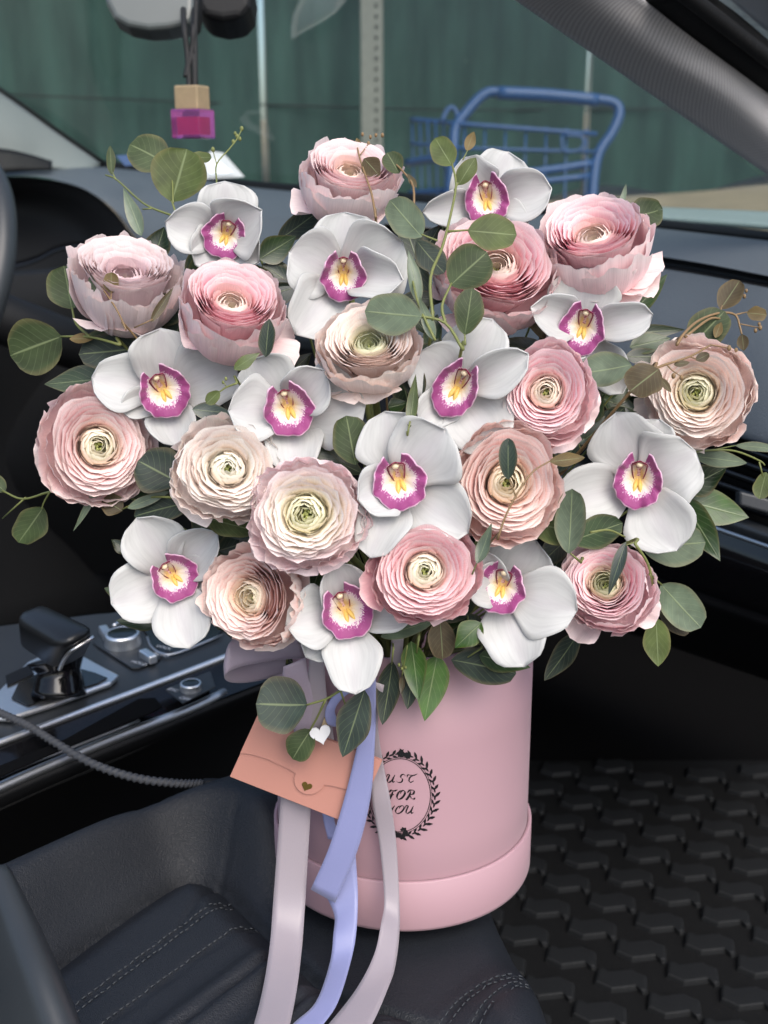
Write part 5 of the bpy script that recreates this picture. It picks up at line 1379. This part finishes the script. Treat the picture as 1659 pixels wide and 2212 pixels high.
sprig('eucalyptus sprig with two coin leaves reaching toward the steering wheel', [([(260, 745), (195, 728), (131, 727)], 6), ([(195, 728), (165, 700), (155, 664)], 6)],
      [(155, 668, 138, 574, 94, 'G1'), (133, 727, 22, 768, 122, 'G1'), (150, 732, 205, 730, 24, 'OR', {'kind': 'oval'})], dz=-.012)
sprig('slim twig with a small olive leaf crossing the mauve ranunculus', [([(272, 712), (258, 680), (240, 650), (222, 625), (208, 610)], 4), ([(240, 650), (240, 630)], 3), ([(290, 708), (330, 690)], 3)],
      [(240, 634, 240, 588, 34, 'OR'), (210, 640, 195, 595, 24, 'G3', {'kind': 'oval'}), (326, 696, 375, 620, 20, 'BR', {'kind': 'lance'})], dz=-.045, mat='stem_brown')
sprig('dusky green eucalyptus leaves tucked between the mauve ranunculus and an orchid', [([(330, 770), (300, 752)], 5)], [(305, 752, 170, 765, 84, 'G5'), (300, 735, 180, 740, 60, 'G1', {'dz': .008}), (250, 815, 95, 830, 70, 'MG', {'kind': 'lance', 'dz': .015}), (330, 700, 395, 640, 70, 'G4', {'dz': .015})], dz=.006)
sprig('long trailing eucalyptus sprig drooping toward the driver footwell', [([(215, 1045), (175, 1056), (110, 1062), (50, 1078), (5, 1060)], 6), ([(108, 1062), (95, 1085), (90, 1100)], 4), ([(55, 1075), (5, 1120)], 4)],
      [(94, 1096, 40, 1172, 68, 'G1'), (12, 1062, -30, 1030, 40, 'G1'), (215, 1048, 158, 1148, 16, 'G3', {'kind': 'lance', 'dz': -.01})], dz=.0)
sprig('olive and grey eucalyptus leaves beneath the wide open pink ranunculus', [([(385, 1075), (320, 1075), (265, 1100)], 5)], [(385, 1042, 298, 995, 108, 'G5'), (264, 1104, 222, 1078, 50, 'BR'), (275, 1098, 370, 1060, 24, 'G3', {'kind': 'lance'}), (410, 1085, 290, 1115, 70, 'G4', {'dz': .008}), (440, 1118, 548, 1146, 58, 'G2', {'dz': .006})], dz=.0)
sprig('single broad green eucalyptus leaf above the centre orchid', [([(785, 1000), (765, 990)], 4)], [(768, 1004, 748, 898, 84, 'G1'), (640, 960, 760, 1040, 60, 'MG', {'dz': .02, 'kind': 'lance'})], dz=-.006)
sprig('narrow upright eucalyptus leaf between the blush ranunculus and the slanted orchid', [([(880, 940), (886, 910)], 4)], [(884, 925, 898, 808, 26, 'G2', {'kind': 'lance'}), (905, 865, 885, 775, 54, 'G5', {'dz': .02}), (838, 880, 880, 870, 36, 'MG', {'dz': .03, 'kind': 'lance'})], dz=-.02)
sprig('small green bud leaf over the petal of the tilted orchid', [([(512, 828), (490, 836), (472, 848)], 4), ([(490, 836), (480, 822)], 2)], [(474, 845, 446, 872, 27, 'G2'), (505, 798, 562, 762, 28, 'G2', {'kind': 'lance'}), (415, 884, 502, 892, 38, 'G5', {'kind': 'lance', 'dz': .015}), (574, 772, 582, 688, 38, 'G4', {'kind': 'oval'})], dz=-.03, buds=((488, 818, 7), (482, 826, 6)))
sprig('curved twig with a notched leaf crossing the salmon ranunculus', [([(1075, 1165), (1090, 1120), (1115, 1070), (1150, 1020), (1188, 996)], 4), ([(1115, 1075), (1100, 1035)], 3)], [(1098, 1036, 1098, 946, 40, 'G4', {'notch': .15}), (1186, 997, 1264, 988, 30, 'OR', {'kind': 'oval'})], dz=-.045, mat='stem_brown')
sprig('grey-green eucalyptus leaves standing between two white orchids by the glove box', [([(1255, 1215), (1232, 1195)], 5), ([(1275, 1150), (1315, 1145), (1350, 1160)], 5)], [(1228, 1196, 1236, 1056, 68, 'G3', {'dz': -.015}), (1140, 1125, 1245, 1152, 84, 'G2'), (1230, 1170, 1345, 1130, 70, 'MG', {'dz': .012})], dz=-.012)
sprig('slender leaf poking out above the orchid over the wreath print', [([(1020, 1240), (1032, 1212)], 3)], [(1030, 1218, 1062, 1130, 30, 'G3', {'kind': 'lance'})], dz=-.03)
sprig('hanging eucalyptus sprig with pale round leaves below the small pink ranunculus', [([(1372, 1175), (1398, 1215), (1410, 1262), (1417, 1335)], 6), ([(1403, 1240), (1430, 1264)], 5), ([(1368, 1172), (1352, 1178)], 3), ([(1405, 1320), (1425, 1325)], 3)],
      [(1428, 1262, 1514, 1356, 84, 'G3'), (1417, 1334, 1422, 1440, 60, 'G2', {'kind': 'oval'}), (1424, 1322, 1488, 1368, 44, 'BR', {'dz': .01}), (1352, 1170, 1314, 1286, 28, 'G5', {'kind': 'lance'}), (1408, 1322, 1424, 1300, 18, 'G2')], dz=-.03)
sprig('wide silvery eucalyptus leaf under the orchid by the air vent', [([(1375, 1185), (1395, 1180)], 5)], [(1384, 1178, 1524, 1172, 98, 'G3')], dz=.002)
sprig('pale eucalyptus sprig running past the air vent', [([(1490, 978), (1540, 972), (1590, 975), (1640, 995), (1652, 1005)], 5), ([(1640, 998), (1648, 1030)], 4), ([(1540, 972), (1590, 962)], 3)], [(1496, 985, 1614, 1000, 38, 'G3', {'kind': 'oval'}), (1588, 962, 1690, 972, 22, 'G3', {'kind': 'oval'}), (1655, 1020, 1640, 1078, 38, 'G2')], dz=-.004)
sprig('grey-green leaf beside the rose pink ranunculus', [([(1375, 800), (1362, 790)], 4)], [(1364, 788, 1252, 806, 78, 'G3'), (1150, 660, 1190, 730, 60, 'BR', {'dz': .02})], dz=-.004)
sprig('dark blue-green eucalyptus sprig dangling over the peach envelope', [([(770, 1478), (735, 1492), (704, 1510), (662, 1523)], 6), ([(704, 1510), (685, 1550), (668, 1580)], 5), ([(735, 1490), (745, 1520)], 5)],
      [(664, 1523, 553, 1520, 128, 'G5'), (672, 1576, 632, 1640, 64, 'G1'), (788, 1490, 740, 1636, 74, 'G5', {'kind': 'oval'})], dz=-.038)
sprig('drooping dark grey eucalyptus leaves over the pink box wall', [([(850, 1400), (846, 1435)], 4), ([(880, 1395), (872, 1440), (868, 1460)], 3)], [(848, 1428, 826, 1566, 52, 'G4', {'kind': 'oval'}), (892, 1420, 880, 1532, 46, 'G4', {'kind': 'oval'}), (870, 1458, 866, 1500, 14, 'BR', {'kind': 'lance'})], dz=-.012, buds=((862, 1436, 7), (868, 1444, 7), (876, 1442, 6)))
sprig('brown and silver eucalyptus leaves under the bright pink ranunculus', [([(935, 1320), (948, 1338)], 4)], [(950, 1336, 956, 1424, 60, 'BR'), (822, 1376, 940, 1340, 40, 'G3', {'kind': 'oval'}), (838, 1278, 908, 1306, 26, 'OR', {'kind': 'lance', 'dz': -.028})], dz=-.002)
sprig('large dark scalloped eucalyptus leaf at the box rim', [([(1040, 1400), (1010, 1420)], 4)], [(975, 1425, 1115, 1455, 80, 'G4'), ], dz=-.008)
sprig('dusky grey leaf hanging into the dark footwell', [([(1275, 1340), (1252, 1362)], 4)], [(1254, 1362, 1176, 1470, 50, 'G4', {'kind': 'oval'})], dz=.015)
# ruscus: glossy pointed green leaves
RG = 'ruscus sprigs in the bouquet'
def ruscus(label, stems, leaves, dz): return sprig(label, stems, leaves, dz, 'ruscus_sprig', 'stem', 'sprig', 'lance', RG)
ruscus('two bright green pointed ruscus leaves hanging over the box wall', [([(905, 1375), (900, 1410)], 5)], [(888, 1385, 904, 1514, 56, 'BG'), (945, 1415, 917, 1558, 74, 'BG'), (1040, 1345, 982, 1400, 58, 'BG'), (1035, 1415, 1146, 1442, 54, 'MG')], -.012)
ruscus('glossy green ruscus sprig beside the air vent', [([(1440, 1060), (1490, 1085)], 5)], [(1484, 1082, 1618, 1118, 80, 'BG'), (1470, 1075, 1556, 1212, 70, 'MG'), (1470, 1060, 1570, 1010, 70, 'DK'), (1440, 1090, 1500, 1190, 60, 'DK')], .02)
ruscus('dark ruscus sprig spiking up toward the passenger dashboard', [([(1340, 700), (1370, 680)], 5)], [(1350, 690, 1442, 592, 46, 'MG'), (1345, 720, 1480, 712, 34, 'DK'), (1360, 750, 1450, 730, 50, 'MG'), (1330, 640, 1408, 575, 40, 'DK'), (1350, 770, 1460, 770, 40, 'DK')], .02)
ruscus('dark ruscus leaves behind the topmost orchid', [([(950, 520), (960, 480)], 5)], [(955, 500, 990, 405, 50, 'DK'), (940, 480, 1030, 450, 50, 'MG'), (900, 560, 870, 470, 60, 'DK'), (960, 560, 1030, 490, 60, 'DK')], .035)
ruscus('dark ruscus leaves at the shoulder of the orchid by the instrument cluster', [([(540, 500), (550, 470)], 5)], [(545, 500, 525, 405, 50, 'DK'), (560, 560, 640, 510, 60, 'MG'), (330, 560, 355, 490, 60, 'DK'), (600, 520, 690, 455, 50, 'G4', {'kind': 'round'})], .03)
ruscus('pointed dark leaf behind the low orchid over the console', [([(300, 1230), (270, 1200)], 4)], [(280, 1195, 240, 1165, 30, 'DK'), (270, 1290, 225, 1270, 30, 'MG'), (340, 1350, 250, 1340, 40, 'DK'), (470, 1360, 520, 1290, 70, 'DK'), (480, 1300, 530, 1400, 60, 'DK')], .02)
# leaves filling the heart of the bouquet
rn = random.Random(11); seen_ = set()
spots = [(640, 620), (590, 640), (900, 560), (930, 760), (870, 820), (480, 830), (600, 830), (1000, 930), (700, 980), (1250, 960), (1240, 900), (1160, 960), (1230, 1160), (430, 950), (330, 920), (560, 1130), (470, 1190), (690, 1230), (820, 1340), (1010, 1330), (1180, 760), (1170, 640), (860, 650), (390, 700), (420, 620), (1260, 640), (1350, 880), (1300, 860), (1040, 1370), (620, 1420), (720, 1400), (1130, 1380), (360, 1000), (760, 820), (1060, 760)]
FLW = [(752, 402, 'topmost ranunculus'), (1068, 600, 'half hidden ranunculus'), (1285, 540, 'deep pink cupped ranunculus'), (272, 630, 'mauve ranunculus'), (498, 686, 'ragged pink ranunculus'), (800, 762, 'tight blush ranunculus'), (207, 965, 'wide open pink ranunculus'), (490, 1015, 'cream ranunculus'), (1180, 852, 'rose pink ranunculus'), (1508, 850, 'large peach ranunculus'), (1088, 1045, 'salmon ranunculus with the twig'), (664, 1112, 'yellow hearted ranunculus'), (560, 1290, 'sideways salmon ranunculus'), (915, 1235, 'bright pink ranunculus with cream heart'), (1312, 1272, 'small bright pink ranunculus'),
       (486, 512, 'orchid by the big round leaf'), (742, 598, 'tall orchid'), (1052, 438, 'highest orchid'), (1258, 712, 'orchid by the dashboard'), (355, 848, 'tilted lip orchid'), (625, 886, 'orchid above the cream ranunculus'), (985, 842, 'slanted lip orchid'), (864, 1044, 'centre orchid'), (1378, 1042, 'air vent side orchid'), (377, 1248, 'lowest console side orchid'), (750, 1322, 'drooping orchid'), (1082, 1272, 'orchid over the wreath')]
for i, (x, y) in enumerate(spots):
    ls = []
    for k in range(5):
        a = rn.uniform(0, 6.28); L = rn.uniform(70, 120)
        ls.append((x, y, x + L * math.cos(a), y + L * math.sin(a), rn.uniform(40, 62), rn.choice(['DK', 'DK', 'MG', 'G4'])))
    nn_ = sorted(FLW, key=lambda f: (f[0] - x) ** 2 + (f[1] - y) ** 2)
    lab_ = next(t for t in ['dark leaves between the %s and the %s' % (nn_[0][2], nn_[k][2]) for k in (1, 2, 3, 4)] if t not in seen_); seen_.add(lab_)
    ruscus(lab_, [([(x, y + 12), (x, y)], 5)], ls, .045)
# ------------------------------------------------------------------ ribbons, envelope, clip
def ribbon(label, rows, mat, n=6, nu=7, bulge=0.0, group='satin ribbons on the hat box', name='ribbon'):
    """rows: (left x, y, depth, right x, y, depth)"""
    Lp = catmull([U(*r[:3]) for r in rows], n); Rp = catmull([U(*r[3:]) for r in rows], n)
    V = []; uv = []; ln = 0
    for i in range(len(Lp)):
        if i: ln += ((Lp[i] - Lp[i - 1]).length + (Rp[i] - Rp[i - 1]).length) / 2
        ax = (Lp[min(i + 1, len(Lp) - 1)] - Lp[max(0, i - 1)])
        nn = ax.cross(Rp[i] - Lp[i]).normalized()
        if nn.dot(FWD) > 0: nn = -nn
        for j in range(nu):
            u = j / (nu - 1)
            V.append(Lp[i].lerp(Rp[i], u) + nn * bulge * math.sin(math.pi * u))
            uv.append((u, ln))
    o = mk(name, V, gridfaces(len(Lp), nu), M[mat], None, uv=uv, solid=.0003)
    tag(o, label, 'ribbon', group)
    return o
def seatd(x, y, lift=.0022):
    p = onplane(x, y, BOX_C + BOX_A * lift, BOX_A); return (p - CAM).dot(FWD)
def rw(l, r, d=None, lift=.0022, rd=None):
    if d is None: return (*l, seatd(*l, lift), *r, seatd(*r, lift))
    return (*l, d, *r, rd if rd else d)
ribbon('pale satin ribbon tail hanging from under the envelope beside the console', [rw((640, 1450), (690, 1455), .655), rw((620, 1560), (688, 1565), .655), rw((609, 1690), (674, 1705), .66), rw((601, 1800), (668, 1805), .664), rw((590, 1950), (659, 1955), .662), rw((583, 2040), (652, 2050), .648), rw((569, 2130), (641, 2138), lift=.010), rw((548, 2215), (624, 2222), lift=.009), rw((520, 2300), (596, 2310), lift=.009)], 'pale', bulge=.0002)
ribbon('lilac blue satin ribbon folded back on itself in front of the pink box', [rw((780, 1440), (812, 1440), .615), rw((786, 1540), (812, 1545), .632), rw((772, 1610), (810, 1600), .635), rw((745, 1720), (801, 1720), .642), rw((711, 1830), (772, 1838), .648), rw((671, 1921), (724, 1950), .656)], 'lilac', bulge=.0002)
ribbon('light blue satin ribbon tail running out below the fold onto the seat', [rw((690, 1910), (768, 1845), .663), rw((721, 1972), (773, 1930), .660), rw((720, 2020), (770, 2010), .650), rw((712, 2082), (759, 2072), .640), rw((682, 2165), (730, 2165), lift=.011), rw((630, 2215), (692, 2222), lift=.010), rw((570, 2290), (640, 2300), lift=.009)], 'lilac', bulge=.0002)
ribbon('greyish white satin ribbon tail curving past the printed wreath', [rw((806, 1470), (830, 1480), .628), rw((806, 1560), (816, 1560), .638), rw((803, 1650), (829, 1655), .652), rw((804, 1728), (843, 1728), .655), rw((820, 1826), (856, 1820), .662), rw((830, 1942), (863, 1955), .660), rw((823, 1996), (862, 2026), .650), rw((808, 2062), (853, 2090), .638), rw((770, 2136), (840, 2130), lift=.011), rw((708, 2215), (802, 2215), lift=.010), rw((640, 2290), (740, 2300), lift=.009)], 'pale', bulge=.0002)
ribbon('short pale ribbon end above the wreath print', [rw((846, 1380), (872, 1378), .622), rw((842, 1430), (868, 1432), .630), rw((840, 1458), (866, 1464), .634)], 'pale')
ribbon('lilac ribbon strip showing below the envelope edge', [rw((690, 1700), (715, 1700), .672), rw((697, 1764), (722, 1770), .672), rw((708, 1812), (738, 1820), .672)], 'lilac')
ribbon('mauve ribbon bow loop sticking out toward the console', [rw((650, 1378), (660, 1420), .665), rw((575, 1372), (590, 1428), .655), rw((512, 1376), (520, 1440), .645), rw((490, 1402), (486, 1458), .642), rw((500, 1428), (498, 1474), .656), rw((545, 1426), (552, 1472), .672), rw((610, 1410), (620, 1452), .68), rw((660, 1400), (665, 1440), .68)], 'mauve', bulge=.001)
ribbon('mauve ribbon bow loop gathered under the drooping orchid', [rw((612, 1440), (660, 1420), .63), rw((610, 1480), (668, 1470), .632), rw((625, 1540), (690, 1520), .636), rw((640, 1600), (690, 1590), .645)], 'mauve', bulge=.0005)
ribbon('pale ribbon bow strand beside the drooping orchid', [rw((668, 1420), (700, 1415), .63), rw((665, 1500), (705, 1495), .634), rw((668, 1560), (716, 1560), .640), rw((676, 1600), (722, 1600), .648)], 'pale', bulge=.0005)
ribbon('small lilac ribbon loop curling over the envelope', [rw((790, 1455), (808, 1470), .628), rw((740, 1480), (750, 1500), .628), rw((704, 1530), (724, 1532), .630), rw((712, 1568), (734, 1556), .634), rw((760, 1560), (762, 1540), .638), rw((800, 1520), (796, 1496), .640)], 'lilac', bulge=.0005)

ENV = [U(560, 1538, .648), U(826, 1642, .642), U(764, 1784, .648), U(496, 1678, .654)]   # TL TR BR BL
en = (ENV[1] - ENV[0]).cross(ENV[3] - ENV[0]).normalized()
if en.dot(FWD) > 0: en = -en
env = empty('gift_envelope', (ENV[3] + ENV[2]) / 2, 'small peach envelope with a gold heart hanging on the ribbons', 'envelope')
mk('pocket', *prism([p - en * .002 for p in ENV], en * .002), M['peach'], env, smooth=False, bevel=.0004)
def eq(u, v): return ENV[0].lerp(ENV[1], u).lerp(ENV[3].lerp(ENV[2], u), v)
flap = [eq(0, 0), eq(1, 0), eq(1, .46), eq(.9, .53), eq(.72, .58)]
for k in range(13):
    a = math.pi * k / 12
    flap.append(eq(.56 + .115 * math.cos(a), .60 + .22 * math.sin(a)))
flap += [eq(.38, .58), eq(.2, .56), eq(.08, .58), eq(0, .62)]
mk('flap', *prism([p + en * .0002 for p in flap], en * .0013), M['peach'], env, smooth=False)
def heart(c, X, Y, s, n=36):
    P = []
    for k in range(n):
        t = 2 * math.pi * k / n
        P.append(c + X * (s * 16 * math.sin(t) ** 3 / 17) + Y * (s * (13 * math.cos(t) - 5 * math.cos(2 * t) - 2 * math.cos(3 * t) - math.cos(4 * t)) / 17))
    return P
ex = (ENV[1] - ENV[0]).normalized(); ey = (ENV[0] - ENV[3]).normalized()
mk('foil_heart', *prism([p + en * .0016 for p in heart(eq(.56, .71), ex, ey, .0033)], en * .0003), M['gold'], env, smooth=False)
pin = empty('heart_clip', U(700, 1600, .634), 'white heart on a tiny wooden peg clipping the envelope', 'clip')
mk('heart', *prism(heart(U(693, 1585, .632), cv(.97, .25, 0), cv(-.25, .97, 0), .0064), -FWD * .0018), M['white'], pin, smooth=False, bevel=.0003)
a, b = U(708, 1552, .637), U(692, 1602, .637)
for s in (-1, 1):
    V, Fc = boxv((a + b) / 2 + FWD * s * .0014, (b - a) / 2, (b - a).cross(FWD).normalized() * .0022, FWD * .0011)
    mk('peg_half', V, Fc, M['wood'], pin, smooth=False, bevel=.0003)
